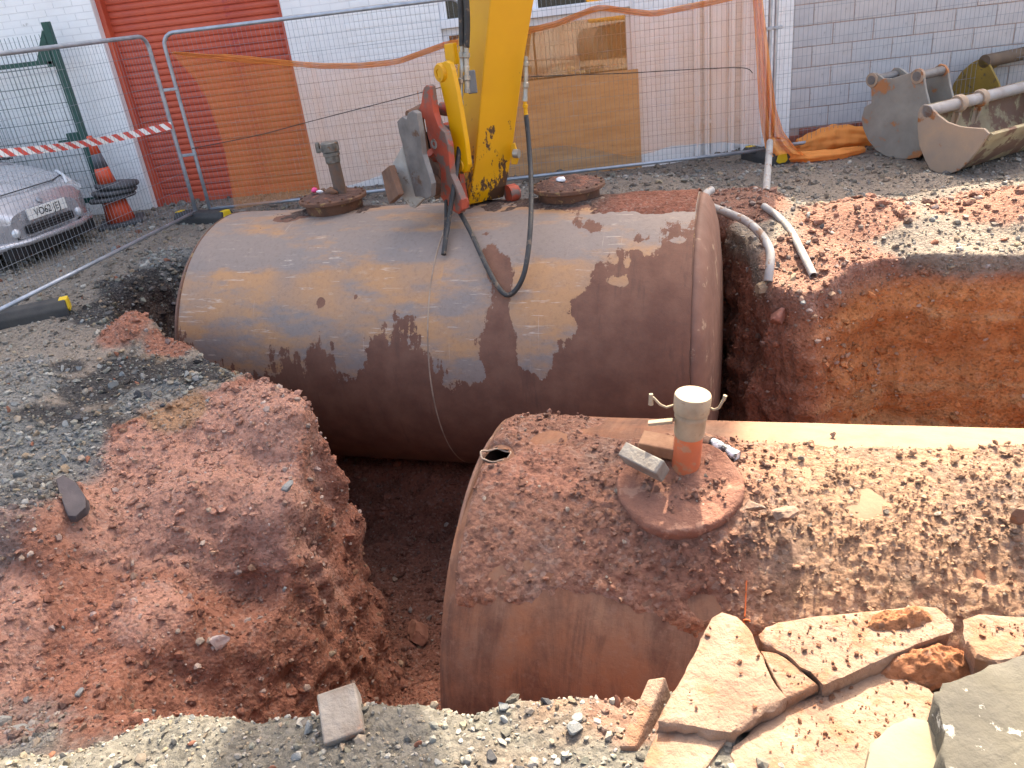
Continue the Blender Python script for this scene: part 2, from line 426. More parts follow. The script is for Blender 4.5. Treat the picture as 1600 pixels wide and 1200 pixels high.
greyg = blobs([(-3.6, 5.0, .6), (-3.2, 4.3, .4), (-2.9, 3.75, .35), (-2.75, 4.2, .35), (-2.35, 4.75, .25), (-2.5, 2.4, .5), (-3.2, 2.4, .5), (-3.3, 7.95, .3)], 55)
C = mixc(C, greyg * .75 * (1 - clay * .4), (.185, .190, .185))
fg = sstep(2.15, 1.9, TV[:, 1] + .1 * n2) * sstep(.25, .1, depth)
C = mixc(C, fg * .9 * (1 - .7 * redtop), (.150, .142, .122))
C = mixc(C, fg * sstep(-.35, .0, TV[:, 0]) * sstep(-.1, .5, n2) * .7, (.27, .15, .09))
C = np.clip(C * (1 + .10 * n3)[:, None], .01, .9)
dens = np.clip(.35 * (1 - clay) + .9 * greyg + .55 * fg + .35 * black + .25 * tan + .12 * redtop + .06, 0, 1.6)

def soil_mat():
    n = NT('soil')
    col = n.attr('Col')
    v = n.vor(55, 'F1', 'Color'); sp = n.n('ShaderNodeSeparateColor'); n.l(v, sp.inputs[0])
    fine = n.noise(38, 8, 0.7)
    c = n.mix(0.55, col, n.ramp(fine, [(0.25, .50), (0.5, 1.0), (0.75, 1.45)]), 'MULTIPLY')
    c = n.mix(n.ramp(sp.outputs[0], [(.80, 0.0), (.90, .38)]), c, n.mix(0.65, (.42, .40, .36), col))
    c = n.mix(n.ramp(sp.outputs[1], [(.78, 0.0), (.9, .4)]), c, n.mix(0.8, col, (0.0, 0.0, 0.0)))
    h = n.math('ADD', n.math('MULTIPLY', n.noise(22, 9, 0.72), 1.0), n.math('MULTIPLY', n.math('SUBTRACT', 1.0, n.vor(48)), .35))
    n.bump(h, 1.0, 0.028)
    return n.set(c, 0.93, 0, .25)
SOIL = soil_mat()
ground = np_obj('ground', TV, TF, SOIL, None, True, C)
ground['kind'] = 'structure'; ground['label'] = 'rough stony yard with the deep red clay excavation'
# the yard goes on beyond the dug area
yb = MB()
for (a, b, c_, d) in ((-60, -7.9, -60, 60), (7.9, 60, -60, 60), (-7.9, 7.9, -60, -1.5), (-7.9, 7.9, 12.1, 60)):
    yb.add([(a, c_, -.02), (b, c_, -.02), (b, d, -.02), (a, d, -.02)], [(0, 1, 2, 3)])
yard = obj('yard', yb, mat('yard_grit', (.22, .19, .16), (.15, .13, .115), 1.5, .95, 0, .6, 20, .02))
yard['kind'] = 'structure'

# ------------------------------------------------------------------ stones and grit
def ico(sub=1):
    b = bmesh.new(); bmesh.ops.create_icosphere(b, subdivisions=sub, radius=1.0)
    v = np.array([x.co[:] for x in b.verts]); f = np.array([[q.index for q in p.verts] for p in b.faces]); b.free(); return v, f
ICO1, ICO1F = ico(1); ICO2, ICO2F = ico(2); ICO3, ICO3F = ico(3)
def rock_shape(base, seed, cut=5):
    r = np.random.default_rng(seed); v = base.copy()
    for _ in range(cut):                       # flat broken faces
        nrm = r.normal(size=3); nrm /= np.linalg.norm(nrm); d = r.uniform(.30, .75)
        k_ = v @ nrm - d; v = v - np.clip(k_, 0, None)[:, None] * nrm
    v += .05 * np.column_stack([fbm(base, 2.0, 2, seed + q) for q in range(3)])
    return v * r.uniform(.75, 1.2, 3)
def rand_rot(r, n):
    q = r.normal(size=(n, 4)); q /= np.linalg.norm(q, axis=1)[:, None]; w, x, y, z = q.T
    return np.stack([np.stack([1 - 2 * (y * y + z * z), 2 * (x * y - z * w), 2 * (x * z + y * w)], -1),
                     np.stack([2 * (x * y + z * w), 1 - 2 * (x * x + z * z), 2 * (y * z - x * w)], -1),
                     np.stack([2 * (x * z - y * w), 2 * (y * z + x * w), 1 - 2 * (x * x + y * y)], -1)], 1)
def scatter_mesh(name, P, S, cols, m, seed, parent=None, base=None):
    """many small broken stones in one mesh"""
    r = np.random.default_rng(seed); bv, bf = base if base else (ICO1, ICO1F)
    nvar = 7; shapes = [rock_shape(bv, seed * 10 + q, 5) for q in range(nvar)]
    n = len(P); Rm = rand_rot(r, n); var = r.integers(0, nvar, n)
    sh = np.stack(shapes)[var] * (S[:, None, None] * r.uniform(.6, 1.25, (n, 1, 3)))
    Vv = np.einsum('nij,nkj->nki', Rm, sh); Vv[:, :, 2] *= .8; Vv += P[:, None, :]
    Ff = bf[None] + (np.arange(n) * len(bv))[:, None, None]
    return np_obj(name, Vv.reshape(-1, 3), Ff.reshape(-1, 3), m, parent, False, np.repeat(cols, len(bv), 0))
def stone_mat():
    n = NT('stone_chip'); c = n.mix(.6, n.attr('Col'), n.ramp(n.noise(60, 6, .7), [(.25, .45), (.5, 1.0), (.75, 1.45)]), 'MULTIPLY')
    n.bump(n.noise(90, 5), .5, .004); return n.set(c, .85, 0, .3)
STONE = stone_mat()
fa = TV[TF]; cen = fa.mean(1); fn = np.cross(fa[:, 2] - fa[:, 0], fa[:, 3] - fa[:, 1]); ar = np.linalg.norm(fn, axis=1) * .5; fn /= (2 * ar[:, None] + 1e-9)
pc = cen - CAMP; dd = pc @ CF; sx = 800 + F_PX * (pc @ CR) / np.maximum(dd, .1); sy = 600 - F_PX * (pc @ CU) / np.maximum(dd, .1)
vis = (dd > .3) & (sx > -250) & (sx < 1850) & (sy < 1450)
fd = dens[TF].mean(1); fc = C[TF].mean(1); fclay = clay[TF].mean(1)
def pick(n, wgt, seed):
    r = np.random.default_rng(seed); p = ar * wgt; p = p / p.sum()
    i = r.choice(len(p), n, p=p); u = r.uniform(-.5, .5, (n, 2))
    pos = cen[i] + (fa[i, 1] - fa[i, 0]) * u[:, :1] + (fa[i, 3] - fa[i, 0]) * u[:, 1:]
    return i, pos, r
def stone_cols(i, r):
    n = len(i); g = r.uniform(.06, .30, (n, 1)); tint = np.stack([r.uniform(.92, 1.08, n), r.uniform(.96, 1.02, n), r.uniform(.80, .98, n)], -1)
    c = g * tint; warm = r.random(n) < .3; c[warm] *= np.array([1.15, .9, .68])
    pale = r.random(n) < .06; c[pale] = np.array([.44, .42, .37]) * r.uniform(.8, 1.1, (pale.sum(), 1))
    return c * .58 + fc[i] * .42
near = 1 / (1 + (dd / 2.6) ** 2)
i, P, r = pick(80000, vis * fd * (.10 + near) * (sy > 200), 101)
S = np.clip(np.exp(r.normal(0, .8, len(i))), .2, 6) * (.0026 + .0008 * dd[i]) * .78
scatter_mesh('gravel', P + fn[i] * S[:, None] * .25, S, stone_cols(i, r), STONE, 5)
tag(bpy.data.objects['gravel'], 'small grey and brown stone chips strewn over the yard', 'gravel', None, 'stuff')
# clods of the local soil
i, P, r = pick(42000, vis * (fclay + .15) * (.10 + near) * np.clip(fn[:, 2] + .1, .03, 1), 103)
S = np.clip(np.exp(r.normal(0, .8, len(i))), .2, 6) * (.0034 + .0011 * dd[i]) * .8
scatter_mesh('soil_crumbs', P + fn[i] * S[:, None] * .2, S, fc[i] * r.uniform(.7, 1.25, (len(i), 1)), SOIL, 6)
tag(bpy.data.objects['soil_crumbs'], 'loose red clay crumbs lying in and round the pit', 'soil', None, 'stuff')
# the larger stones, one object each, lying on the ground
st_vars = [bpy.data.meshes.new('stone') for _ in range(9)]
st_mats = [mat('stone_grey', (.27, .28, .27), (.17, .175, .175), 9, .85, 0, .5, 30, .01), mat('stone_tan', (.33, .26, .18), (.22, .16, .11), 9, .9, 0, .5, 30, .01), mat('stone_dark', (.07, .07, .075), (.045, .045, .05), 9, .8, 0, .6, 30, .01), mat('stone_red', (.27, .115, .072), (.2, .08, .05), 9, .95, 0, .6, 30, .01)]
for q, me in enumerate(st_vars):
    v = rock_shape(ICO2, 300 + q, 7); me.from_pydata(v.tolist(), [], ICO2F.tolist()); me.update(); me.polygons.foreach_set('use_smooth', [False] * len(me.polygons)); me.materials.append(st_mats[(0, 0, 0, 0, 1, 1, 2, 3, 3)[q]])
i, P, r = pick(260, vis * np.clip(fd - .1, 0, 2) * (.25 + near) * (fn[:, 2] > .35) * (sy > 330) * (sy < 1210) * (sx > -20) * (sx < 1620), 107)
for j in range(len(i)):
    k_ = int(r.integers(0, 9))
    o = bpy.data.objects.new('stone', st_vars[k_]); COL.objects.link(o); o.parent = ground
    s_ = float(np.clip(np.exp(r.normal(0, .35)) * .0125 * (dd[i[j]] ** .45) * .75, .010, .035))
    o.location = (P[j] + fn[i[j]] * s_ * .3).tolist(); o.rotation_euler = r.uniform(0, 6.28, 3).tolist(); o.scale = (s_ * r.uniform(.9, 1.5), s_ * r.uniform(.8, 1.2), s_ * r.uniform(.6, .95))

from mathutils.bvhtree import BVHTree
BVH = BVHTree.FromPolygons([tuple(v) for v in TV], [tuple(f) for f in TF.tolist()])
def gz(x, y, dflt=0.0):
    h = BVH.ray_cast(Vector((x, y, 6)), Vector((0, 0, -1)))
    return h[0].z if h[0] is not None else dflt
def hitpx(px, py):
    """where the line of sight through a point meets the ground"""
    h = BVH.ray_cast(Vector(CAMP.tolist()), Vector(_ray(px, py).tolist()).normalized())
    return np.array(h[0]) if h[0] is not None else at_z(px, py, 0.0)
# ------------------------------------------------------------------ the two buried tanks
def tank_mat1():
    n = NT('tank_plate')
    och = n.attr('och', 'Fac'); wet = n.attr('wet', 'Fac')
    grain = n.noise(5.5, 7, .65)
    dry = n.mix(n.ramp(n.math('ADD', och, n.math('MULTIPLY', n.math('SUBTRACT', n.noise(2.2, 7, .62, n.map((.8, 2.2, 2.2))), .5), 2.4)), [(.32, 0.0), (.68, 1.0)]), (.225, .175, .150), (.385, .205, .098))
    dry = n.mix(n.ramp(n.noise(1.8, 6, .6), [(.45, 0.0), (.70, .6)]), dry, (.175, .155, .150))
    dry = n.mix(n.ramp(n.noise(9, 8, .7, n.map((.7, 1.6, 1.6))), [(.58, 0.0), (.72, .35)]), dry, (.48, .37, .28))
    scr = n.noise(1.0, 6, .7, n.map((55, 1.2, 1.2), (0, 0, 0), (0, 0, .25)))
    dry = n.mix(n.ramp(scr, [(.66, 0.0), (.72, .5)]), dry, (.50, .42, .36))
    streak = n.noise(1.0, 6, .65, n.map((16, 2.2, 2.2)))
    wv = n.math('ADD', wet, n.math('ADD', n.math('MULTIPLY', n.math('SUBTRACT', n.noise(5, 10, .74), .5), 5.0), n.math('MULTIPLY', n.math('SUBTRACT', streak, .5), 3.0)))
    wf = n.ramp(wv, [(.48, 0.0), (.55, 1.0)])
    wcol = n.mix(n.ramp(grain, [(.35, 0.0), (.7, 1.0)]), (.125, .052, .033), (.190, .090, .057))
    wcol = n.mix(n.ramp(streak, [(.58, 0.0), (.75, .7)]), wcol, (.085, .040, .030))
    sc1 = n.noise(1.0, 3, .5, n.map((3, 38, 38), (0, 0, 0), (.5, .3, .6)))
    dry = n.mix(n.ramp(n.math('MULTIPLY', n.ramp(sc1, [(.63, 0.0), (.66, 1.0), (.69, 0.0)]), n.ramp(n.noise(2.6, 3), [(.48, 0.0), (.56, 1.0)])), [(.0, 0.0), (1.0, .55)]), dry, (.58, .50, .43))
    c = n.mix(wf, dry, wcol)
    c = n.mix(n.ramp(n.noise(30, 6, .7), [(.3, .28), (.5, 0.0)]), c, (.10, .06, .045))
    n.bump(n.math('ADD', n.math('MULTIPLY', wf, .9), n.noise(45, 6, .7)), .35, .006)
    return n.set(c, n.ramp(wv, [(.4, .62), (.6, .78)]), 0.0, .45)
def tank_mat2():
    n = NT('rusted_plate')
    streak = n.math('ADD', n.math('MULTIPLY', n.noise(1.0, 7, .72, n.map((6.5, 1.3, 1.3)), .8), .6), n.math('MULTIPLY', n.noise(4.0, 7, .7), .4))
    c = n.mix(n.ramp(n.noise(3.5, 7, .62), [(.36, 0.0), (.64, 1.0)]), (.215, .088, .045), (.175, .098, .066))
    c = n.mix(n.ramp(streak, [(.48, 0.0), (.60, .75)]), c, (.080, .036, .025))
    c = n.mix(n.ramp(streak, [(.34, .55), (.44, 0.0)]), c, (.27, .115, .055))
    c = n.mix(n.ramp(n.noise(24, 8, .7), [(.55, 0.0), (.72, .5)]), c, (.22, .13, .095))
    c = n.mix(n.math('MULTIPLY', n.attr('sun_wash', 'Fac'), n.ramp(n.noise(9, 6, .6), [(.3, .6), (.6, 1.0)])), c, (.275, .168, .108))  # sunlit upper right of the plate painted in as a paler tone
    n.bump(n.noise(50, 7, .7), .45, .006)
    return n.set(c, .85, 0.0, .3)
def shell(C, Rr, L, yaw, nu, nv, rad=None):
    ax, nn = tank_axes(yaw)
    u = np.linspace(0, L, nu); th = np.linspace(-math.pi, math.pi, nv, endpoint=False)
    U, T = np.meshgrid(u, th, indexing='ij')
    rr = Rr if rad is None else Rr + rad(U, np.degrees(T))
    loc = np.stack([U, -np.cos(T) * rr, np.sin(T) * rr], -1).reshape(-1, 3)     # local x = axis, y = away from the camera
    return U.ravel(), np.degrees(T).ravel(), loc, grid_faces(nu, nv, True)
def wrapdeg(a): return (a + 180) % 360 - 180
RED_STEEL = mat('rusted_neck', (.16, .075, .045), (.085, .045, .032), 9, .85, 0, .6, 35, .006, c3=(.24, .15, .07), f3=.58)
T1MAT = tank_mat1(); T2MAT = tank_mat2()

t1 = empty('fuel_tank', T1C, -T1Y)
tag(t1, 'large bare steel storage tank with two manholes under the excavator arm', 'tank', 'buried storage tanks')
def rad1(U, T):
    q = np.column_stack([U.ravel(), T.ravel() / 40])
    return (.006 * fbm(q, 1.2, 3, 7)).reshape(U.shape) - .012 * np.exp(-((U - 1.55) / .3) ** 2 - ((T - 42) / 9) ** 2)
U, T, loc, Fs = shell(T1C, T1R, T1L, T1Y, 330, 340, rad1)
q = np.column_stack([U, T / 51.0])
tb = np.interp(U, [0, .12, .25, .6, .86, .98, 1.15, 1.3, 1.5, 1.86, 2.1, 2.25, 2.4, 2.52, 2.67, 2.84, 2.95, 3.08, 3.2, 3.33, 3.44, 3.75, 4.12], [28, 26, 8, 10, 15, 22, 17, 26, 14, 31, 29, 21, 10, 12, 36, 46, 26, 18, 30, 41, 55, 62, 72])
wet = np.clip((tb - T) / 10, -2.0, 3.5) + .55 * fbm(q, 4.5, 4, 3)
for cu, ct, ru, rt_, s_ in ((3.18, 46, .16, 5.5, -3), (3.02, 15, .16, 6, -3), (3.02, 31, .14, 7, -3), (3.5, 60, .12, 3.5, -3), (3.62, 42, .07, 2.5, -2.5), (3.28, 26, .12, 3, -2), (3.8, 57, .1, 1.6, -2), (4.02, 59, .06, 1.5, -2), (3.3, 58, .15, 6, -2.5), (2.63, 8, .08, 5, -2), (1.55, 12, .1, 5, -2), (2.3, 22, .06, 6, -2.2),
                            (2.63, 58, .1, 9, 3), (2.72, 48, .09, 8, 3), (2.55, 68, .07, 4, 2), (1.32, 36, .05, 2.5, 3), (1.6, 38, .04, 2.5, 3), (.7, 85, .16, 4, 3), (3.25, 72, .2, 8, 2.4), (3.4, 66, .1, 5, 2), (3.1, 84, .4, 5, 3), (1.03, 88, .5, 4, 3), (.7, 82, .12, 3, 3)):
    wet = wet + s_ * np.exp(-((U - cu) / ru) ** 2 - ((T - ct) / rt_) ** 2)
wet = np.where(T < -70, 2, wet) - 1.2 * np.exp(-((T + 33) / 3.0) ** 2) * (U < 2.6)
och = .34 + .36 * np.exp(-((T - 33 - 5 * np.sin(U * 2)) / 15) ** 2) + .35 * np.exp(-((T - 47) / 3.5) ** 2) * (U < 2.3) + .3 * np.exp(-((T - 44) / 6) ** 2 - ((U - 3.1) / .5) ** 2) + .3 * np.exp(-((U - .9) / .25) ** 2 - ((T - 66) / 4) ** 2) - .25 * np.exp(-((T - 60) / 9) ** 2) - .4 * np.exp(-((U - 2.42) / .2) ** 2 - ((T - 32) / 6) ** 2)
sh = np_obj('shell', loc, Fs, T1MAT, t1, True, None, {'wet': wet, 'och': och})
# dished ends, welded rims and girth seams
def dish(name, x, s, Rr, bulge, m, parent):
    b = MB(); b.lathe([(Rr, 0), (Rr * .985, bulge * .25), (Rr * .93, bulge * .5), (Rr * .8, bulge * .72), (Rr * .55, bulge * .9), (Rr * .25, bulge * .98), (.001, bulge)], (x, 0, 0), (s, 0, 0), 96)
    o = obj(name, b, m, parent, True); return o
DISH = mat('dished_end', (.20, .105, .075), (.145, .075, .055), 5, .75, 0, .4, 40, .006, c3=(.32, .22, .15), f3=.60, s3=6)
dish('end_plate', T1L, 1, T1R * .999, .17, DISH, t1); dish('end_plate', 0, -1, T1R * .999, .12, DISH, t1)
def ring(name, x, Rr, r, m, parent, n=120):
    a = np.linspace(0, 2 * math.pi, n, endpoint=False)
    b = MB(); b.tube(np.column_stack([np.full(n, x), np.cos(a) * Rr, np.sin(a) * Rr]), r, 6, closed=True)
    return obj(name, b, m, parent, True)
WELD = mat('weld_bead', (.36, .27, .20), (.22, .15, .11), 8, .7, 0, .5, 60, .004)
ring('weld_seam', T1L - .004, T1R - .001, .0045, RED_STEEL, t1); ring('weld_seam', .012, T1R - .001, .009, RED_STEEL, t1); ring('weld_seam', 2.22, T1R - .0035, .0075, WELD, t1)
SOILTOP = mat('damp_soil', (.145, .075, .055), (.095, .052, .042), 12, .95, 0, 1.0, 38, .03, c3=(.24, .10, .065), f3=.55, s3=9)
def lump_disc(name, c, Rr, h, m, parent, seed, nr=16, na=48, tilt=None):
    """a heap of soil on a round plate"""
    vs = []
    for a_ in range(nr):
        r_ = Rr * a_ / (nr - 1)
        for k_ in range(na):
            t_ = 2 * math.pi * k_ / na; vs.append((r_ * math.cos(t_), r_ * math.sin(t_), 0))
    v = np.array(vs); rr = np.hypot(v[:, 0], v[:, 1]) / Rr
    v[:, 2] = h * np.clip((1 - rr ** 3), 0, 1) * (.6 + .8 * fbm(v, 7 / Rr * .3, 5, seed)) - .004 * (rr > .97)
    v += np.asarray(c)
    return np_obj(name, v, grid_faces(nr, na, True), m, parent, True)
def manhole(parent, u, thd, Rr, seed, fr=.27):
    th = R_(thd); p = np.array([u, -math.cos(th) * Rr, math.sin(th) * Rr]); p[2] -= .04
    b = MB(); b.lathe([(fr * .84, -.02), (fr * .84, .115), (fr * .86, .13)], p, (0, 0, 1), 48); nk = obj('manhole_neck', b, RED_STEEL, parent, True, auto=None)
    b = MB(); b.lathe([(fr * .8, .125), (fr * .98, .125), (fr, .130), (fr, .152), (fr * .98, .158), (.001, .160)], p, (0, 0, 1), 48); fl = obj('flange', b, RED_STEEL, nk, False)
    fl.data.polygons.foreach_set('use_smooth', [False] * len(fl.data.polygons))
    bb = bmesh.new()
    for k_ in range(16):
        a = 2 * math.pi * k_ / 16
        b = MB(); b.lathe([(.011, .158), (.011, .172), (.001, .173)], p + np.array([math.cos(a), math.sin(a), 0]) * fr * .92, (0, 0, 1), 6); obj('bolt', b, RED_STEEL, fl)
    lump_disc('soil_cover', p + np.array([0, 0, .160]), fr * .9, .06, SOILTOP, nk, seed)
    return p
m1 = manhole(t1, 1.03, 96, T1R, 3, .29); m2 = manhole(t1, 3.10, 97, T1R, 4, .29)
DULL = mat('dull_alloy', (.20, .19, .17), (.10, .095, .085), 30, .55, .4, .6, 60, .004, c3=(.16, .09, .055), f3=.56, s3=25)
b = MB(); b.tube([m1 + [.085, 0, .13], m1 + [.075, 0, .46]], .053, 20); obj('fill_pipe', b, mat('pipe_stained', (.15, .085, .055), (.10, .085, .075), 14, .8, 0, .5, 40, .005), t1, auto=.7)
cp = m1 + np.array([.072, 0, .46])
b = MB(); b.lathe([(.055, -.03), (.062, -.02), (.062, .03), (.070, .034), (.070, .06), (.063, .066), (.075, .07), (.075, .135), (.068, .142), (.001, .143)], cp, (-.03, 0, 1), 24)
cc = obj('pipe_cap', b, DULL, t1, auto=.6)
b = MB(); b.box(cp + [-.105, -.02, .105], (.035, .03, .085)); b.box(cp + [-.085, -.02, .085], (.04, .022, .03)); obj('cam_lever', b, DULL, cc, bevel=.006)

# soil left on top of the first tank
def crust(name, C, Rr, L, yaw, thick, m, u0, u1, a0, a1, du, colf, label):
    ax, nn = tank_axes(yaw)
    nu_ = int((u1 - u0) / du) + 1; nv_ = int(R_(a1 - a0) * Rr / du) + 1
    U, T = np.meshgrid(np.linspace(u0, u1, nu_), np.linspace(a0, a1, nv_), indexing='ij')
    U = U.ravel(); T = T.ravel(); t = thick(U, T); rr = Rr + t; Tr = np.radians(T)
    loc = np.stack([U, -np.cos(Tr) * rr, np.sin(Tr) * rr], -1)
    wv = C[None] + loc[:, :1] * ax + loc[:, 1:2] * nn + loc[:, 2:] * np.array([0, 0, 1.0])
    Fq_ = grid_faces(nu_, nv_); Fq_ = Fq_[t[Fq_].max(1) > -.004]
    us = np.unique(Fq_); rm_ = np.full(len(t), -1); rm_[us] = np.arange(len(us))
    o = np_obj(name, wv[us], rm_[Fq_], m, None, True, colf(U, T, t)[us])
    tag(o, label, 'soil', None, 'stuff'); return U, T, t, wv
def t1thick(U, T):
    q = np.column_stack([U, np.radians(T) * T1R]); 
    m = np.maximum.reduce([1.15 * sstep(3.15, 3.6, U) * sstep(72, 79, T), .95 * np.exp(-((U - 1.03) / .42) ** 2) * sstep(82, 88, T), .95 * np.exp(-((U - 3.1) / .48) ** 2) * sstep(79, 85, T), .85 * np.exp(-((U - .68) / .16) ** 2 - ((T - 84) / 5) ** 2), .7 * sstep(76, 90, T) * (U > 2.2)])
    return -.016 + .028 * m + .02 * fbm(q, 8, 5, 12, .6) + .010 * fbm(q, 30, 3, 14)
def t1col(U, T, t):
    q = np.column_stack([U, np.radians(T) * T1R]); f = sstep(3.2, 3.7, U + .2 * fbm(q, 4, 3, 8))
    c = np.array([.105, .068, .055]) * (1 - f[:, None]) + np.array([.225, .088, .058]) * f[:, None]
    return c * (1 + .3 * fbm(q, 14, 4, 9))[:, None]
crust('soil_layer', T1C, T1R, T1L, T1Y, t1thick, SOIL, .5, 4.11, 66, 118, .011, t1col, 'brown and red soil left lying along the top of the rear tank')

# ---- the near tank
t2 = empty('fuel_tank', T2C, -T2Y)
tag(t2, 'soil-caked rusty storage tank in the foreground with torn upper corner', 'tank', 'buried storage tanks')
def rad2(U, T):
    q = np.column_stack([U.ravel(), T.ravel() / 40])
    r0 = (.008 * fbm(q, 1.5, 3, 17)).reshape(U.shape)
    return r0 - .05 * np.exp(-(U / .05) ** 2) * np.exp(-((T - 82) / 22) ** 2) - .018 * np.exp(-(U / .03) ** 2) - .02 * np.exp(-((U - .3) / .3) ** 2 - ((T - 78) / 10) ** 2)
U, T, loc, Fs = shell(T2C, T2R, T2L, T2Y, 340, 320, rad2)
fu = U[Fs].mean(1); ft = T[Fs].mean(1)
hole = ((((fu - .085) / .070) ** 2 + ((ft - 84.5) / 3.0) ** 2) < 1.0 + .35 * fbm(np.column_stack([fu * 40, ft]), .6, 2, 5))
np_obj('shell', loc, Fs[~hole], T2MAT, t2, True, None, {'sun_wash': sstep(.9, 1.6, U) * sstep(60, 72, T) * sstep(150, 120, T)})  # mask for the sunlight painted into the plate colour
# torn, curled lip of the hole
a = np.linspace(0, 2 * math.pi, 28, endpoint=False)
hu = .085 + .070 * np.cos(a) * (1 + .12 * np.sin(3 * a)); ht = np.radians(84.5 + 3.05 * np.sin(a) * (1 + .15 * np.cos(2 * a))); rr_ = T2R - .018 + .006 * np.sin(5 * a)
b = MB(); b.tube(np.column_stack([hu, -np.cos(ht) * rr_, np.sin(ht) * rr_]), .0045, 6, closed=True); obj('torn_lip', b, WELD, t2, True)
dish('end_plate', .016, -1, T2R * .965, .08, DISH, t2); dish('end_plate', T2L, 1, T2R, .12, DISH, t2)
RIM = mat('rim_steel', (.10, .085, .078), (.17, .085, .055), 7, .7, 0, .5, 50, .005)
def t2thick(U, T):
    q = np.column_stack([U, np.radians(T) * T2R]); 
    nz = fbm(q, 6, 4, 55); m = np.full(U.shape, .62) + .35 * fbm(q, 2.2, 3, 22)
    m -= 1.3 * sstep(94, 99, T + 3 * fbm(q, 3, 3, 2)) * sstep(.4, .75, U)                 # smooth crown
    m -= 1.7 * sstep(47, 33.5, T + 9 * fbm(q, 3.0, 6, 4, .62) - 2.5 * np.sin(U * 3.1))                       # washed lower flank
    for cu, ct, ru, rt_ in ((1.62, 73.5, .17, 5.0), (.30, 92, .10, 5), (.75, 99, .3, 5), (1.15, 46, .12, 4)):
        m -= 1.35 * np.exp(-np.clip(((U - cu) / ru) ** 2 + ((T - ct) / rt_) ** 2 + 1.9 * nz + .35, 0, 9) ** 2)
    m -= 3.5 * np.exp(-(((U - .085) / .082) ** 2 + ((T - 84.5) / 3.8) ** 2) ** 2)
    m -= 1.2 * sstep(.07, .02, U)
    m += .5 * np.exp(-((U - .95) / .33) ** 2 - ((T - 66) / 8) ** 2); lidb = np.exp(-(((U - .95) / .34) ** 2 + (np.radians(T - 73) / .33) ** 2) ** 2); m += .4 * lidb + .5 * np.exp(-((U - 2.25) / .2) ** 2 - ((T - 80) / 5) ** 2)
    cl = 1 - np.abs(fbm(q, 20, 4, 26)) * 2.6
    return -.006 + .045 * lidb + .020 * np.clip(m, -1.4, 1.4) + .013 * fbm(q, 9, 4, 24, .6) * (m > -.2) + .012 * np.clip(cl, -.5, 1) * np.clip(m, 0, 1)
def t2col(U, T, t):
    q = np.column_stack([U, np.radians(T) * T2R]); f = fbm(q, 3, 4, 28)
    dr = sstep(1.05, 1.5, U + .15 * f)[:, None]; c = np.array([.235, .115, .080])[None] * (1 - dr) + np.array([.315, .188, .120])[None] * dr; c = c + sstep(-.1, .5, f)[:, None] * np.array([.04, .012, .008]);  # sunlit right part of the crust painted lighter in its own colour
    lowr = np.exp(-((T - 40) / 3.5) ** 2); c = c * (1 - lowr[:, None] * .6) + lowr[:, None] * .6 * np.array([.27, .088, .035])
    gr = sstep(.1, .5, fbm(q, 5, 3, 33)); c = c * (1 - gr[:, None] * .35) + gr[:, None] * .35 * np.array([.15, .12, .105])
    return c * (1 + .25 * fbm(q, 18, 3, 29))[:, None]
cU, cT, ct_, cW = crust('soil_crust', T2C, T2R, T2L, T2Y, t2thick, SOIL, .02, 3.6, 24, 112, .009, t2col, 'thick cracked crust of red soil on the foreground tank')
# loose clods on the crust
wgt = np.clip(ct_ + .004, 0, .03) * (cU < 2.7) * sstep(34, 48, cT) * (1 + 3 * np.exp(-((cU - 1.9) / .55) ** 2 - ((cT - 70) / 12) ** 2)) * (1.3 + fbm(np.column_stack([cU, np.radians(cT)]), 3, 3, 77))
wgt = np.clip(wgt, 0, None); r = np.random.default_rng(5)
ii = r.choice(len(cU), 8500, p=wgt / wgt.sum()); S = np.clip(np.exp(r.normal(0, .8, len(ii))), .2, 5.5) * .0034
ax, nn = tank_axes(T2Y); outv = -np.cos(np.radians(cT[ii]))[:, None] * nn + np.sin(np.radians(cT[ii]))[:, None] * np.array([0, 0, 1.0])
sun_wc = sstep(1.05, 1.5, cU[ii])[:, None]; cl_c = np.where(r.random((len(ii), 1)) < .95, np.array([[.24, .118, .082]]) * (1 - sun_wc) + np.array([[.315, .188, .120]]) * sun_wc, np.array([[.30, .25, .20]])) * r.uniform(.75, 1.25, (len(ii), 1))  # clods on the sunlit right get the same painted-in brightness
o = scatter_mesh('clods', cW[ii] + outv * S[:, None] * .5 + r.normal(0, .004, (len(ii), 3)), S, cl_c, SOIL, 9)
tag(o, 'loose reddish clods and grit scattered over the foreground tank', 'soil', None, 'stuff')

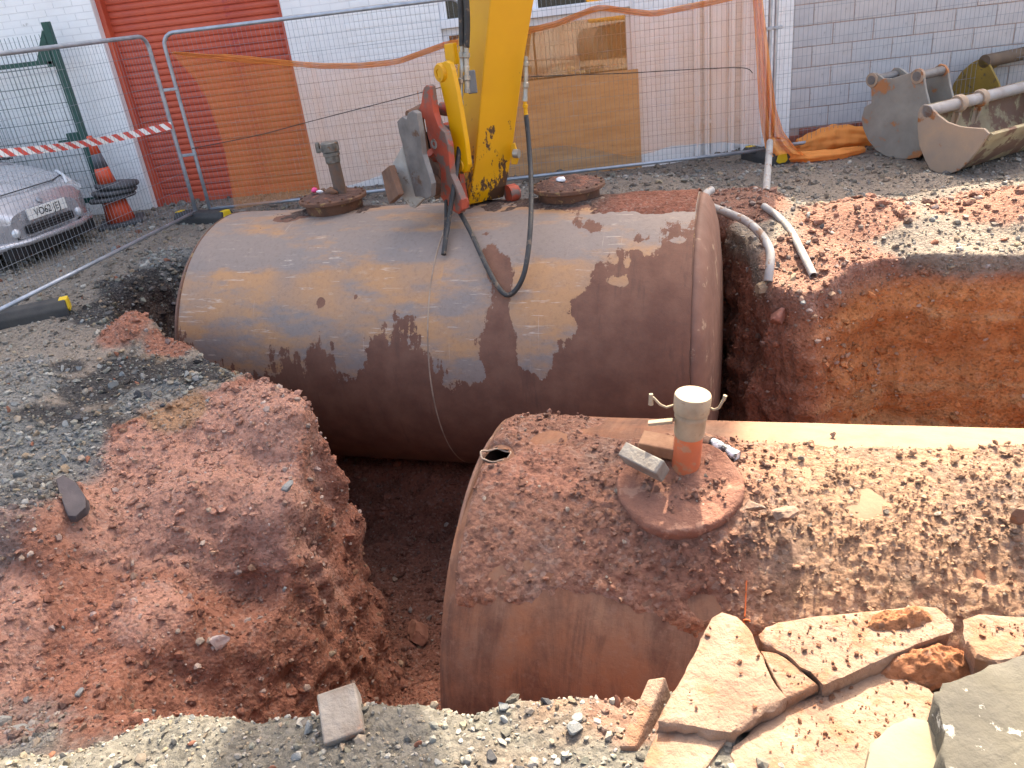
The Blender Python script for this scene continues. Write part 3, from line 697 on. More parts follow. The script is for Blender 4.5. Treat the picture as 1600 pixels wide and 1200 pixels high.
# manhole lid with stand pipe
def on_t2(u, thd, off=0.0):
    th = R_(thd); ax, nn = tank_axes(T2Y)
    return T2C + ax * u + (-math.cos(th) * nn + math.sin(th) * np.array([0, 0, 1.0])) * (T2R + off)
iT2 = t2.matrix_basis  # local frame of the near tank
def to_t2(p):
    ax, nn = tank_axes(T2Y); d = np.asarray(p) - T2C; return np.array([d @ ax, d @ nn, d[2]])
lidc = to_t2(at_z(1062, 764, .085)); lidn = np.array([0, -.30, 1.0]); lidn /= np.linalg.norm(lidn)
LID = mat('soiled_lid', (.235, .105, .07), (.165, .075, .052), 7, .95, 0, .9, 30, .02, c3=(.30, .16, .11), f3=.58, s3=10)
def wob_disc(name, c, nrm, Rr, h, seed, m, parent, rough=.02):
    """soil-caked round lid: domed, uneven edge"""
    nr, na = 26, 90; u_ = np.cross([0, 1.0, 0], nrm); u_ /= np.linalg.norm(u_); w_ = np.cross(nrm, u_)
    prof = [(0, h)] + [(k / 14, h) for k in range(1, 14)] + [(.96, h), (.985, h * .85), (1.0, h * .6), (1.0, h * .25), (.99, 0), (.985, -.02), (.98, -.04), (.97, -.07), (.97, -.10), (.97, -.14), (.97, -.18)]
    vs = []
    for (f_, z_) in prof:
        for k_ in range(na):
            a_ = 2 * math.pi * k_ / na; vs.append((f_ * math.cos(a_) * Rr, f_ * math.sin(a_) * Rr, z_))
    v = np.array(vs); d_ = rough * fbm(v, 14, 5, seed, .6) * (v[:, 2] > h * .2)
    v[:, 2] += d_; v[:, :2] *= (1 + .05 * fbm(v[:, :2] * 4, 2.0, 3, seed + 3))[:, None]
    wv = np.asarray(c) + v[:, :1] * u_ + v[:, 1:2] * w_ + v[:, 2:] * nrm
    return np_obj(name, wv, grid_faces(len(prof), na, True), m, parent, True)
lid = wob_disc('manhole_lid', lidc, lidn, .252, .045, 5, LID, t2, .024)
pb = to_t2(at_z(1072, 722, .165)); 
pdir = np.array([.10, -.02, 1.0]); pdir /= np.linalg.norm(pdir)
ORP = mat('orange_pipe', (.50, .125, .05), (.40, .11, .055), 9, .55, 0, .2, 40, .003, c3=(.34, .17, .10), f3=.56, s3=12)
CAPM = mat('dusty_cap', (.36, .285, .20), (.25, .19, .13), 12, .8, 0, .4, 50, .003, c3=(.28, .20, .13), f3=.60, s3=30)
b = MB(); b.lathe([(.0575, -.06), (.0575, .19)], pb, pdir, 28); obj('stand_pipe', b, ORP, t2, auto=.7)
v = []
b = MB(); b.lathe([(.0585, .135), (.0615, .15), (.062, .215), (.066, .222), (.066, .238), (.062, .245), (.0715, .25), (.0735, .262), (.0735, .318), (.070, .326), (.001, .327)], pb, pdir, 32)
capo = obj('pipe_cap', b, CAPM, t2, auto=.6)
top_ = pb + pdir * .285
tb_ = lambda pts, r_: obj('cam_lever', MB().tube(pts, r_, 8), CAPM, capo, True)
L1 = [top_ + [-.068, -.01, -.005], top_ + [-.10, -.02, -.012], top_ + [-.125, -.02, 0.0], top_ + [-.15, -.02, .03], top_ + [-.165, -.02, .042]]
tb_(L1, .0055)
tb_([top_ + [.068, -.01, -.015], top_ + [.085, -.015, -.02], top_ + [.105, -.02, -.008], top_ + [.122, -.02, .03], top_ + [.13, -.02, .045]], .0055)
b = MB(); b.tube([top_ + [-.160, -.02, .048], top_ + [-.162, -.02, -.002]], [.009, .011], 8); obj('lever_grip', b, CAPM, capo, bevel=.002)
b = MB(); b.tube([top_ + [.128, -.02, .048], top_ + [.122, -.02, .025]], [.008, .006], 8); obj('lever_grip', b, CAPM, capo)
b = MB(); b.box(top_ + [-.125, -.03, -.075], (.10, .03, .014), np.array([[.99, .05, .12], [-.05, 1, 0], [-.12, 0, .99]])); b.tube([top_ + [-.08, -.02, -.068], top_ + [-.062, -.01, -.075]], .007, 8); obj('lever_grip', b, CAPM, capo, bevel=.004)
# ------------------------------------------------------------------ buildings
WY = R_(-5.0); WO = np.array([3.68, 9.80, 0.0])
WX = np.array([math.cos(WY), math.sin(WY), 0]); WN = np.array([-math.sin(WY), math.cos(WY), 0])   # along wall to the right / into the building
def wl(px, py, d=0.0):
    p = at_pl(px, py, WO - WN * d, WN) - WO; return p @ WX, p[2]
WHITE = mat('white_paint', (.87, .87, .86), (.80, .80, .79), 2.5, .75, 0, .35, 60, .003, c3=(.52, .51, .50), f3=.66, s3=5)
MORTAR = mat('painted_joint', (.78, .78, .78), (.70, .70, .70), 3, .85, 0, .4, 50, .003)
wb = empty('white_building', WO, WY)
tag(wb, 'white painted brick building with red roller shutter and boarded window', 'building')
shL, _ = wl(197, 160, -.22); shL = wl(190, 160)[0]; shR = wl(466, 140)[0]
wnL = wl(694, 80)[0]; wnR = wl(990, 150)[0]
HB = 9.6
segs = [(-16.0, shL), (shR, wnL), (wnR, 0.0)]
b = MB()
for a_, c_ in segs: b.bx(a_, c_, 0.0, .3, -.4, 2.75)
b.bx(-16, 0, 0.0, .3, 2.75, HB); b.bx(-16, -15.7, .3, 9, -.4, HB); b.bx(-.3, 0, .3, 9, -.4, HB); b.bx(-16, 0, 8.7, 9, -.4, HB)
obj('wall', b, MORTAR, wb)
b = MB(); b.bx(-16, -.45, .0, .3, HB, HB + .5); obj('added_shade_step', b, MORTAR, wb)  # unseen roofline step, added to throw shade on the near tank's left
b = MB(); b.bx(-16.1, .05, .302, 9.15, HB + .002, HB + .1); obj('roof', b, mat('roof_felt', (.08, .08, .085), None, 4, .9, 0, .2), wb)
LIN = mat('dark_lining', (.05, .05, .055), None, 4, .9, 0, 0)
for a_, c_ in ((shL - .002, shR + .002), (wnL, wnR)):
    b = MB(); b.bx(a_, c_, .302, .34, -.4, 2.75); obj('lining', b, LIN, wb)
# painted brickwork: individual bricks
bm_ = MB(); bm_.box((0, 0, 0), (.216, .012, .066)); bo = obj('brick', bm_, WHITE, wb, bevel=.003, seg=1); BR = bo.data; bpy.data.objects.remove(bo)
bh = MB(); bh.box((0, 0, 0), (.104, .012, .066)); bo = obj('brick', bh, WHITE, wb, bevel=.003, seg=1); BRH = bo.data; bpy.data.objects.remove(bo)
jobs = []
for a_, c_ in segs:
    a0 = max(a_, -11.5)
    for row in range(-2, 37):
        z = row * .075 + .0375; x = c_ if a_ > -15 or c_ == 0 else c_
        off = .1125 if row % 2 else 0.0
        x = c_ - off
        if off: jobs.append((c_ - .056, z, 1))
        while x - .225 > a0 - .001:
            jobs.append((x - .1125, z, 0)); x -= .225
        if x - .113 > a0: jobs.append((x - .056, z, 1))
def dist_key(j):
    p = WO + WX * j[0]; return math.hypot(p[0], p[1])
def in_view(x, z):
    p = WO + WX * x + np.array([0, 0, z]) - CAMP; d = p @ CF; u = 800 + F_PX * (p @ CR) / d; v = 600 - F_PX * (p @ CU) / d
    return -10 < u < 1610 and -10 < v < 340
jobs.sort(key=lambda j: (not in_view(j[0], j[1]), dist_key(j)))
rest = MB(); rb = random.Random(4)
for k_, (x, z, hf) in enumerate(jobs):
    y = .001 + rb.uniform(-.0015, .0015)
    if k_ < 300:
        o = bpy.data.objects.new('brick', BRH if hf else BR); COL.objects.link(o); o.parent = wb; o.location = (x, y, z); o.rotation_euler = (0, rb.uniform(-.004, .004), rb.uniform(-.006, .006))
    else:
        rest.box((x, y, z), (.104 if hf else .216, .012, .066))
o = obj('brickwork', rest, WHITE, wb); o['kind'] = 'stuff'
# roller shutter: one slat each
SHUT = mat('red_shutter', (.58, .105, .050), (.48, .080, .045), 3, .5, 0, .15, 30, .002, c3=(.42, .06, .045), f3=.62, s3=4)
sd = empty('tmp')
bpy.data.objects.remove(sd)
b = MB(); b.bx(shL, shR, .16, .29, 2.66, 2.745); shf = obj('roller_shutter', b, SHUT, wb)
for a_ in (shL, shR - .06):
    b = MB(); b.bx(a_, a_ + .06, .10, .295, -.05, 2.74); obj('guide_rail', b, SHUT, shf)
shf['label'] = 'faded red roller shutter door'
prof = [(.0, .0), (-.010, .012), (-.013, .035), (-.010, .058), (.002, .072), (.006, .074)]
sl = MB(); n_ = len(prof); w_ = shR - shL - .02
sl.add([(-w_ / 2, y, z) for y, z in prof] + [(w_ / 2, y, z) for y, z in prof], [(i, i + 1, i + 1 + n_, i + n_) for i in range(n_ - 1)])
sm = bpy.data.meshes.new('slat'); sm.from_pydata(sl.v, [], sl.f); sm.materials.append(SHUT); fix_normals(sm)
for k_ in range(37):
    o = bpy.data.objects.new('slat', sm); COL.objects.link(o); o.parent = shf; o.location = ((shL + shR) / 2, .215, -.03 + k_ * .075)
b = MB(); b.bx(shL + .01, shR - .01, .175, .235, -.02, .085); obj('bottom_rail', b, SHUT, shf)
b = MB(); b.bx(shL - .1, shR + .1, -.25, .3, -.30, -.005); obj('threshold', b, mat('concrete_sill', (.30, .28, .25), (.22, .2, .18), 6, .9, 0, .5, 30, .01), wb)
# window: frame, glass and boarding
PVC = mat('white_frame', (.82, .83, .85), (.76, .77, .79), 3, .35, 0, 0)
n = NT('dark_glass'); n.b.inputs['IOR'].default_value = 2.3; GLASS = n.set((.02, .017, .014), .015, 0, 1.0)
zt = wl(900, 118)[1]; zr = wl(900, 30)[1]; 
win = MB(); win.bx(wnL, wnR, .05, .12, zr - .02, zr + .06); win.bx(wnL, wnR, -.03, .05, zr + .065, zr + .16); win.bx(wnL, wnL + .07, .05, .12, -.1, zr - .02); win.bx(wnR - .05, wnR, .05, .12, zt - .1, zr - .02); win.bx(wnL, wnL + .08, .05, .12, zr + .06, 2.74); win.bx(wnR - .08, wnR, .05, .12, zr + .06, 2.74); win.bx((wnL + wnR) / 2 - .05, (wnL + wnR) / 2 + .05, .05, .12, zr + .06, 2.74); win.bx(wnL + .08, wnR - .08, .05, .12, 2.66, 2.74); win.bx(wnL + .35, wnL + .41, .06, .11, zr + .06, 2.66)
wf = obj('window', win, PVC, wb, bevel=.006)
for (a_, c_, z0, z1) in ((wnL + .07, wnR - .05, zt - .08, zr - .02), (wnL + .08, (wnL + wnR) / 2 - .05, zr + .06, 2.66), ((wnL + wnR) / 2 + .05, wnR - .08, zr + .06, 2.66)):
    b = MB(); b.bx(a_, c_, .085, .095, z0, z1); obj('pane', b, GLASS, wf)
n = NT('plywood')
gr = n.noise(1.0, 7, .62, n.map((2.2, 10, 16)))
c = n.ramp(gr, [(.3, (.44, .23, .105)), (.52, (.56, .32, .155)), (.7, (.62, .385, .205))])
c = n.mix(n.ramp(n.noise(1.0, 5, .6, n.map((5, 5, 40))), [(.62, 0.0), (.72, .55)]), c, (.25, .12, .05)); n.bump(gr, .15, .003)
PLY = n.set(c, .75, 0, .3)
pr_ = wl(1000, 200)[0]
b = MB(); b.bx(wnL - .02, pr_, -.035, -.017, wl(1000, 268)[1], zt); ply = obj('plywood_board', b, PLY, wb, bevel=.002, seg=1); ply['label'] = 'plywood sheet boarding the lower window'
b = MB(); b.bx(wnL, wnR, .12, .30, -.3, zt - .1); obj('sill_wall', b, MORTAR, wb)
# white painted pipes and boxing on the wall
for px, r_ in ((1088, .035), (1103, .03), (1141, .035), (1160, .03)):
    xx = wl(px, 150)[0]; b = MB(); b.tube([(xx, -.06, -.15), (xx, -.06, 4.2)], r_, 14); p_ = obj('downpipe', b, WHITE, wb, auto=.8)
    for z in (.35, 2.2):
        b = MB(); b.bx(xx - .05, xx + .05, -.05, -.008, z - .02, z + .02); obj('bracket', b, WHITE, p_)
b = MB(); b.bx(wl(1110, 150)[0], wl(1136, 150)[0], -.035, -.010, -.2, 4.2); obj('cable_boxing', b, WHITE, wb)

# block-built extension on the right
eb = empty('block_extension', WO, WY)
tag(eb, 'low extension of bare grey concrete blocks on a red brick course', 'building')
JOINT = mat('block_mortar', (.47, .355, .31), (.38, .285, .245), 8, .95, 0, .6, 40, .006)
HX = 3.75
b = MB(); b.bx(.004, 9.0, .016, .2, -.4, HX); b.bx(8.8, 9.0, .2, 7, -.4, HX); obj('wall', b, JOINT, eb)
b = MB(); b.bx(.004, 9.15, -.06, 7.1, HX, HX + .12); obj('roof', b, mat('grey_fascia', (.20, .20, .21), None, 4, .8, 0, .2), eb)
BLK = [mat('block_%s' % nm, c1, c2, 5, .92, 0, .55, 45, .006, c3=tuple(a * .72 for a in c1), f3=.63, s3=12) for nm, c1, c2 in (('grey', (.56, .53, .52), (.47, .445, .44)), ('blue', (.53, .52, .52), (.45, .44, .45)), ('pale', (.60, .56, .54), (.52, .48, .47)))]
blm = {}
for L in (.440, .215, .1):
    for mi, m in enumerate(BLK):
        bb = MB(); bb.box((0, 0, 0), (L, .02, .215)); t_ = obj('concrete_block', bb, m, None, bevel=.004, seg=1); blm[L, mi] = t_.data; bpy.data.objects.remove(t_)
rest = MB(); cnt = 0; zb = .15
for row in range(13):
    z = zb + .1125 + row * .225; x = 0.005
    first = .215 if row % 2 else .440
    if row % 4 == 2: first = .440
    x = .006; L = first
    while x < 8.8:
        if x < 4.2 and z < 2.75:
            o = bpy.data.objects.new('concrete_block', blm[L, rb.choice((0, 0, 1, 1, 2))]); COL.objects.link(o); o.parent = eb; o.location = (x + L / 2, .0175 + rb.uniform(-.002, .002), z + rb.uniform(-.001, .001)); o.rotation_euler = (rb.uniform(-.004, .004), rb.uniform(-.003, .003), rb.uniform(-.004, .004))
        else: rest.box((x + L / 2, .0175, z), (L, .02, .215))
        x += L + .01; L = .440
o = obj('blockwork', rest, BLK[0], eb); o['kind'] = 'stuff'
RBR = mat('red_brick', (.30, .09, .06), (.22, .07, .05), 9, .9, 0, .6, 45, .006)
bb = MB(); bb.box((0, 0, 0), (.215, .03, .065)); t_ = obj('brick', bb, RBR, None, bevel=.003, seg=1); RB = t_.data; bpy.data.objects.remove(t_)
for row in range(-1, 2):
    for k_ in range(24):
        o = bpy.data.objects.new('brick', RB); COL.objects.link(o); o.parent = eb; o.location = (.115 + k_ * .225 - (.112 if row % 2 else 0) + (.112 if row % 2 else 0), .004, row * .075 + .035)
        if row % 2: o.location.x += .1125

# ------------------------------------------------------------------ site fence panels
GALV = mat('galvanised', (.42, .45, .49), (.30, .33, .37), 9, .42, .55, .15, 60, .002)
WIRE = mat('fence_wire', (.26, .29, .32), (.20, .22, .25), 9, .5, .4, 0)
def fence_panel(p0, p1, label, z0=0.12, h=2.0, zb0=0.0, zb1=0.0):
    p0 = np.array([*p0, zb0]); p1 = np.array([*p1, zb1]); d = p1 - p0; Lp = np.linalg.norm(d); d /= Lp
    e = empty('site_fence', p0); tag(e, label, 'fence', 'temporary mesh fence panels round the pit')
    up = np.array([0, 0, 1.0]); rc = .13
    pts = [up * .02, up * .6, up * (h - rc)]
    for a in np.linspace(0, math.pi / 2, 6)[1:]: pts.append(up * (h - rc) + d * rc * (1 - math.cos(a)) + up * rc * math.sin(a))
    for a in np.linspace(0, math.pi / 2, 6): pts.append(d * (Lp - rc) + d * rc * math.sin(a) + up * (h - rc) + up * rc * math.cos(a))
    pts += [d * Lp + up * .6, d * Lp + up * .02]
    P = [pts[0]]
    for q_ in pts[1:]:
        if np.linalg.norm(q_ - P[-1]) > 1e-4: P.append(q_)
    b = MB(); b.tube(P, .021, 10); obj('frame', b, GALV, e, True)
    b = MB(); b.tube([up * z0 + d * .01, up * z0 + d * (Lp - .01)], .019, 10); obj('bottom_rail', b, GALV, e, True)
    b = MB(); nw = int(Lp / .05)
    sd_ = np.cross(d, up)
    for k_ in range(1, nw):
        q_ = d * (Lp * k_ / nw); b.tube([q_ + up * z0, q_ + up * (h - .01)], .0019, 3, cap=False)
    for z in list(np.arange(z0 + .14, h - .05, .155)):
        b.tube([up * z + d * .01 + sd_ * .004, up * z + d * (Lp - .01) + sd_ * .004], .0019, 3, cap=False)
    obj('mesh_infill', b, WIRE, e)
    return e
FC = np.array([-3.36, 9.42]); FL = np.array([-4.18, 6.10])
fence_panel(FL, FC + [-.03, -.02], 'mesh fence panel running from the tank corner towards the parked car side')
FB = [np.array([-3.24, 9.44]), np.array([.0, 9.22]), np.array([3.17, 9.05])]
fence_panel(FB[0], FB[1] - [.03, 0], 'mesh fence panel in front of the red roller shutter')
fence_panel(FB[1] + [.03, 0], FB[2] - [.02, 0], 'mesh fence panel in front of the boarded window', zb0=-.03, zb1=-.02)
fence_panel(FB[2] + [.045, 0], np.array([6.4, 9.30]), 'mesh fence panel in front of the concrete block wall')
for (xx, yy, lab, zz) in ((-3.30, 9.43, 'fence clip joining the panels at the shutter corner', (.75, 1.45)), (3.19, 9.05, 'fence clip joining the panels by the block wall', (1.35,))):
    for k_, z in enumerate(zz):
        b = MB(); b.box((xx, yy - .005, z), (.17, .05, .03)); b.tube([(xx, yy - .04, z), (xx, yy + .03, z)], .012, 6)
        tag(obj('clamp', b, GALV, None, bevel=.004), lab + (', upper' if k_ else ', lower') if len(zz) > 1 else lab, 'clip', 'fence clips')
RUB = mat('black_rubber', (.035, .036, .038), (.055, .053, .05), 6, .8, 0, .5, 40, .006)
YEL = mat('yellow_cap', (.72, .50, .02), (.62, .42, .02), 9, .5, 0, .2)
def fence_foot(c, dirv, label, Lf=.72):
    d = np.array([dirv[0], dirv[1], 0.0]); d /= np.linalg.norm(d); s_ = np.cross([0, 0, 1.0], d)
    z = gz(c[0], c[1]); e = empty('ballast_block', (c[0], c[1], z)); tag(e, label, 'fence foot', 'rubber fence feet')
    prof = [(-.115, -.03), (-.115, .07), (-.075, .125), (.075, .125), (.115, .07), (.115, -.03)]
    b = MB(); b.prism([s_ * y + np.array([0, 0, z_]) - d * Lf / 2 for y, z_ in prof], d * Lf); obj('block', b, RUB, e, bevel=.012)
    for sg in (-1, 1):
        b = MB(); b.prism([s_ * y * .72 + np.array([0, 0, z_]) + d * sg * (Lf / 2 - .055) for y, z_ in ((-.10, .045), (-.07, .13), (.07, .13), (.10, .045), (.06, .02), (-.06, .02))], d * sg * .068); obj('end_cap', b, YEL, e, bevel=.008)
    return e
fence_foot((-4.02, 6.42), (.95, .32), 'black rubber fence foot with yellow end cap beside the dug bank', .82)
fence_foot((-3.30, 9.34), (.75, -.35), 'black rubber fence foot with yellow cap at the shutter corner', .7)
fence_foot((3.13, 9.03), (.3, -1), 'black rubber fence foot with yellow cap by the orange netting heap', .6)

# ------------------------------------------------------------------ orange debris netting
def net_mat(name, alpha, sc=700):
    n = NT(name); n.t.nodes.remove(n.b)
    tr = n.n('ShaderNodeBsdfTransparent'); df = n.n('ShaderNodeBsdfDiffuse'); tl = n.n('ShaderNodeBsdfTranslucent')
    df.inputs[0].default_value = (.95, .40, .12, 1); tl.inputs[0].default_value = (.95, .40, .12, 1)
    ms = n.n('ShaderNodeMixShader'); ms.inputs[0].default_value = .4; n.l(df.outputs[0], ms.inputs[1]); n.l(tl.outputs[0], ms.inputs[2])
    m2 = n.n('ShaderNodeMixShader'); f = n.ramp(n.noise(1.0, 5, .6, n.map((7, 7, 1.1), (0, 0, 0), (0, .12, 0))), [(.3, max(0, alpha * .78)), (.5, alpha), (.75, min(1, alpha * 1.22))]); n.l(f, m2.inputs[0])
    n.l(tr.outputs[0], m2.inputs[1]); n.l(ms.outputs[0], m2.inputs[2]); n.l(m2.outputs[0], n.out.inputs[0])
    return n.m
NET = net_mat('net_sheet', .34); NETF = net_mat('net_fold', .8); NETO = net_mat('net_gathered', .93)
FD = FB[2] - FB[0]; FD = np.array([*FD, 0]) / np.linalg.norm(FD); FNn = np.array([-FD[1], FD[0], 0])
def fp(px, py, off=.05): return at_pl(px, py, np.array([*FB[0], 0]) - FNn * off, FNn)
tx = [268, 300, 340, 440, 500, 560, 620, 700, 760, 830, 870, 935, 985, 1020, 1080, 1120, 1178]
ty = [80, 84, 87, 96, 101, 101, 95, 66, 58, 45, 35, 9, 16, 20, 8, 0, -14]
bx_ = [268, 300, 325, 342, 352, 360, 366, 420, 500, 560, 600, 660, 740, 800, 840, 870, 930, 985, 1020, 1050, 1120, 1192]
by_ = [84, 118, 160, 205, 240, 285, 327, 318, 301, 286, 272, 268, 262, 243, 230, 227, 233, 246, 238, 228, 222, 227]
nc, nr = 190, 22; Vn = []
xs = np.linspace(268.5, 1190, nc)
for k_, x in enumerate(xs):
    xt = min(x, 1178); t0 = np.interp(xt, tx, ty); b0 = np.interp(x, bx_, by_)
    A = fp(xt, t0); B = fp(x, b0)
    for j in range(nr):
        f = j / (nr - 1); p = A * (1 - f) + B * f
        p = p - FNn * (.015 * math.sin(x * .045 + 3 * f) + .012 * math.sin(x * .13 + 1.7 * f) + .03 * math.sin(math.pi * f) * math.sin(x * .011))
        Vn.append(p)
net = empty('debris_netting', (FB[0][0], FB[0][1], 0)); NB = np.array([FB[0][0], FB[0][1], 0])
tag(net, 'thin orange debris netting hung along the rear fence panels', 'netting')
np_obj('sheet', np.array(Vn) - NB, grid_faces(nc, nr), NET, net, True)
def folded(name, pts, wd, m, parent, org, seed, z_up=True):
    """a gathered strip: several creased layers along a line"""
    P = np.array(pts); n_ = 80; t_ = np.linspace(0, 1, len(P)); tt = np.linspace(0, 1, n_)
    L_ = np.column_stack([np.interp(tt, t_, P[:, q_]) for q_ in range(3)]); w_ = np.interp(tt, t_, wd)
    nk = 15; out = []
    for a in range(n_):
        for k_ in range(nk):
            s_ = (k_ / (nk - 1) - .5) * 2
            out.append(L_[a] + np.array([0, 0, 1.0]) * s_ * w_[a] - FNn * (.018 * math.sin(k_ * 2.4 + a * .12 + seed) + .01 * math.sin(k_ * 1.1 + a * .31)))
    return np_obj(name, np.array(out) - org, grid_faces(n_, nk), m, parent, True)
folded('top_fold', [fp(x, np.interp(x, tx, ty) + 2, .06) for x in np.linspace(272, 1176, 60)], [.008] + [.02] * 4 + [.035] * 4 + [.03] * 51, NETF, net, NB, 1.0)
b = MB(); b.tube([fp(x, y, .055) for x, y in zip(bx_[:7], by_[:7])], .007, 6); obj('edge_cord', b, NETO, net, True)
b = MB(); b.tube([fp(x, y, .058) for x, y in zip(bx_[7:], by_[7:])], .0045, 6); obj('edge_cord', b, NETO, net, True)
# surplus netting pulled down the post and rolled on the ground
hp = empty('netting_heap', (3.3, 9.0, 0)); HPO = np.array([3.3, 9.0, 0]); tag(hp, 'bundle of orange netting hanging from the post and rolled along the ground', 'netting')
nk = 26; rows = [(-40, 1170, 1188), (0, 1176, 1192), (60, 1180, 1199), (120, 1183, 1206), (170, 1186, 1213), (205, 1190, 1224), (232, 1196, 1243), (246, 1204, 1262)]
out = []; nR = 60
for a in range(nR):
    y = np.interp(a / (nR - 1), np.linspace(0, 1, len(rows)), [q_[0] for q_ in rows]); xa = np.interp(y, [q_[0] for q_ in rows], [q_[1] for q_ in rows]); xb_ = np.interp(y, [q_[0] for q_ in rows], [q_[2] for q_ in rows])
    for k_ in range(nk):
        s_ = k_ / (nk - 1); off = .09 + .05 * math.sin(s_ * 17 + y * .012) + .02 * math.sin(s_ * 31 - y * .02) + .35 * max(0, (y - 215) / 35) ** 1.5
        out.append(fp(xa + (xb_ - xa) * s_, y - (6 * math.sin(s_ * 3) if y > 220 else 0), off))
np_obj('hanging_net', np.array(out) - HPO, grid_faces(nR, nk), net_mat('net_hanging', .72), hp, True)
def roll(name, pts, rad, seed, sq=.75):
    P = np.array(pts); n_ = 70; tt = np.linspace(0, 1, n_); t_ = np.linspace(0, 1, len(P)); L_ = np.column_stack([np.interp(tt, t_, P[:, q_]) for q_ in range(3)]); rr = np.interp(tt, np.linspace(0, 1, len(rad)), rad)
    na = 40; a_ = np.linspace(0, 2 * math.pi, na, endpoint=False); d = P[-1] - P[0]; d /= np.linalg.norm(d); s_ = np.cross([0, 0, 1.0], d); v = []
    for i_ in range(n_):
        for a in a_:
            w_ = 1 + .10 * math.sin(a * 5 + i_ * .05 + seed) + .05 * math.sin(a * 11 - i_ * .11) + .05 * math.sin(i_ * .5 + a * 2)
            v.append(L_[i_] + s_ * math.cos(a) * rr[i_] * w_ * 1.2 + np.array([0, 0, 1.0]) * (math.sin(a) * rr[i_] * w_ * sq + rr[i_] * sq))
    return np_obj(name, np.array(v) - HPO, grid_faces(n_, na, True), NETO, hp, True)
g_ = lambda px, py: (lambda p: np.array([p[0], p[1], gz(p[0], p[1])]))(at_z(px, py, 0.0))
roll('net_roll', [g_(1245, 238), g_(1300, 232), g_(1362, 226)], [.09, .13, .15, .14, .10], 1, .85)
roll('net_roll', [g_(1208, 250), g_(1260, 250), g_(1310, 247), g_(1350, 238)], [.05, .09, .085, .08, .05], 4, .6)

# ------------------------------------------------------------------ barrier tape
n = NT('barrier_stripe'); w_ = n.n('ShaderNodeTexWave'); w_.wave_type = 'BANDS'; w_.bands_direction = 'DIAGONAL'
uvm = n.n('ShaderNodeAttribute'); uvm.attribute_name = 'uvw'; n.l(uvm.outputs['Vector'], w_.inputs['Vector']); w_.inputs['Scale'].default_value = 1.0; w_.inputs['Distortion'].default_value = 0
TAPE = n.set(n.ramp(w_.outputs['Fac'], [(.49, (.78, .77, .74)), (.51, (.62, .07, .05))], 'LINEAR'), .5)
A = at_y(-90, 245, 7.6); B = at_y(268, 196, 9.32)
nT = 90; vv = []; uv = []
for k_ in range(nT):
    f = k_ / (nT - 1); p = A * (1 - f) + B * f - np.array([0, 0, .10]) * math.sin(math.pi * f) * .6; tw = .25 * math.sin(f * 9)
    for s_ in (-1, 1):
        vv.append(p + np.array([0, .035 * math.sin(tw) * s_, .0375 * math.cos(tw) * s_])); uv.append((f * np.linalg.norm(B - A) * 5.2, s_ * .2, 0))
o = np_obj('barrier_tape', np.array(vv), grid_faces(nT, 2), TAPE, None, True)
at = o.data.attributes.new('uvw', 'FLOAT_VECTOR', 'POINT'); at.data.foreach_set('vector', np.array(uv, np.float32).ravel())
tag(o, 'red and white striped barrier tape tied across to the fence post', 'tape')

# ------------------------------------------------------------------ green mesh gate by the car
GRN = mat('green_steel', (.012, .075, .060), (.010, .055, .045), 9, .45, 0, .1)
gp0 = at_y(64, 35, 10.25); gp1 = at_y(166, 318, 10.25)
gt = empty('mesh_gate', (gp1[0], 10.25, 0)); tag(gt, 'dark green mesh security gate beside the white wall', 'gate'); GO = np.array([gp1[0], 10.25, 0]); gxx = gp1[0] - gp1[0]
b = MB(); b.bx(-.04, .04, -.04, .04, -.1, gp0[2]); obj('post', b, GRN, gt, bevel=.005)
b = MB(); b.bx(-3.2, -.05, -.02, .02, 1.83, 1.88); b.bx(-3.2, -.05, -.02, .02, .22, .28); b.bx(-.13, -.06, -.02, .02, 1.80, 2.0); obj('rail', b, GRN, gt)
b = MB()
for k_ in range(64): b.tube([(-.07 - k_ * .05, 0, .24), (-.07 - k_ * .05, 0, 2.15)], .003, 4, cap=False)
for z in np.arange(.4, 2.2, .2): b.tube([(-3.2, .005, z), (-.05, .005, z)], .0035, 4, cap=False)
obj('mesh_infill', b, GRN, gt)
b = MB(); b.bx(-.18, -.04, -.05, .01, .92, 1.06); b.bx(-.30, -.18, -.045, -.02, .965, .99); obj('lock', b, GRN, gt, bevel=.006)
b = MB(); b.add([(-.05, -.03, 1.86), (-.24, -.03, 1.86), (-.05, -.03, 2.2)], [(0, 1, 2)]); b.add([(-.05, .0, 1.86), (-.24, .0, 1.86), (-.05, .0, 2.2)], [(0, 1, 2)]); obj('gusset', b, GRN, gt)

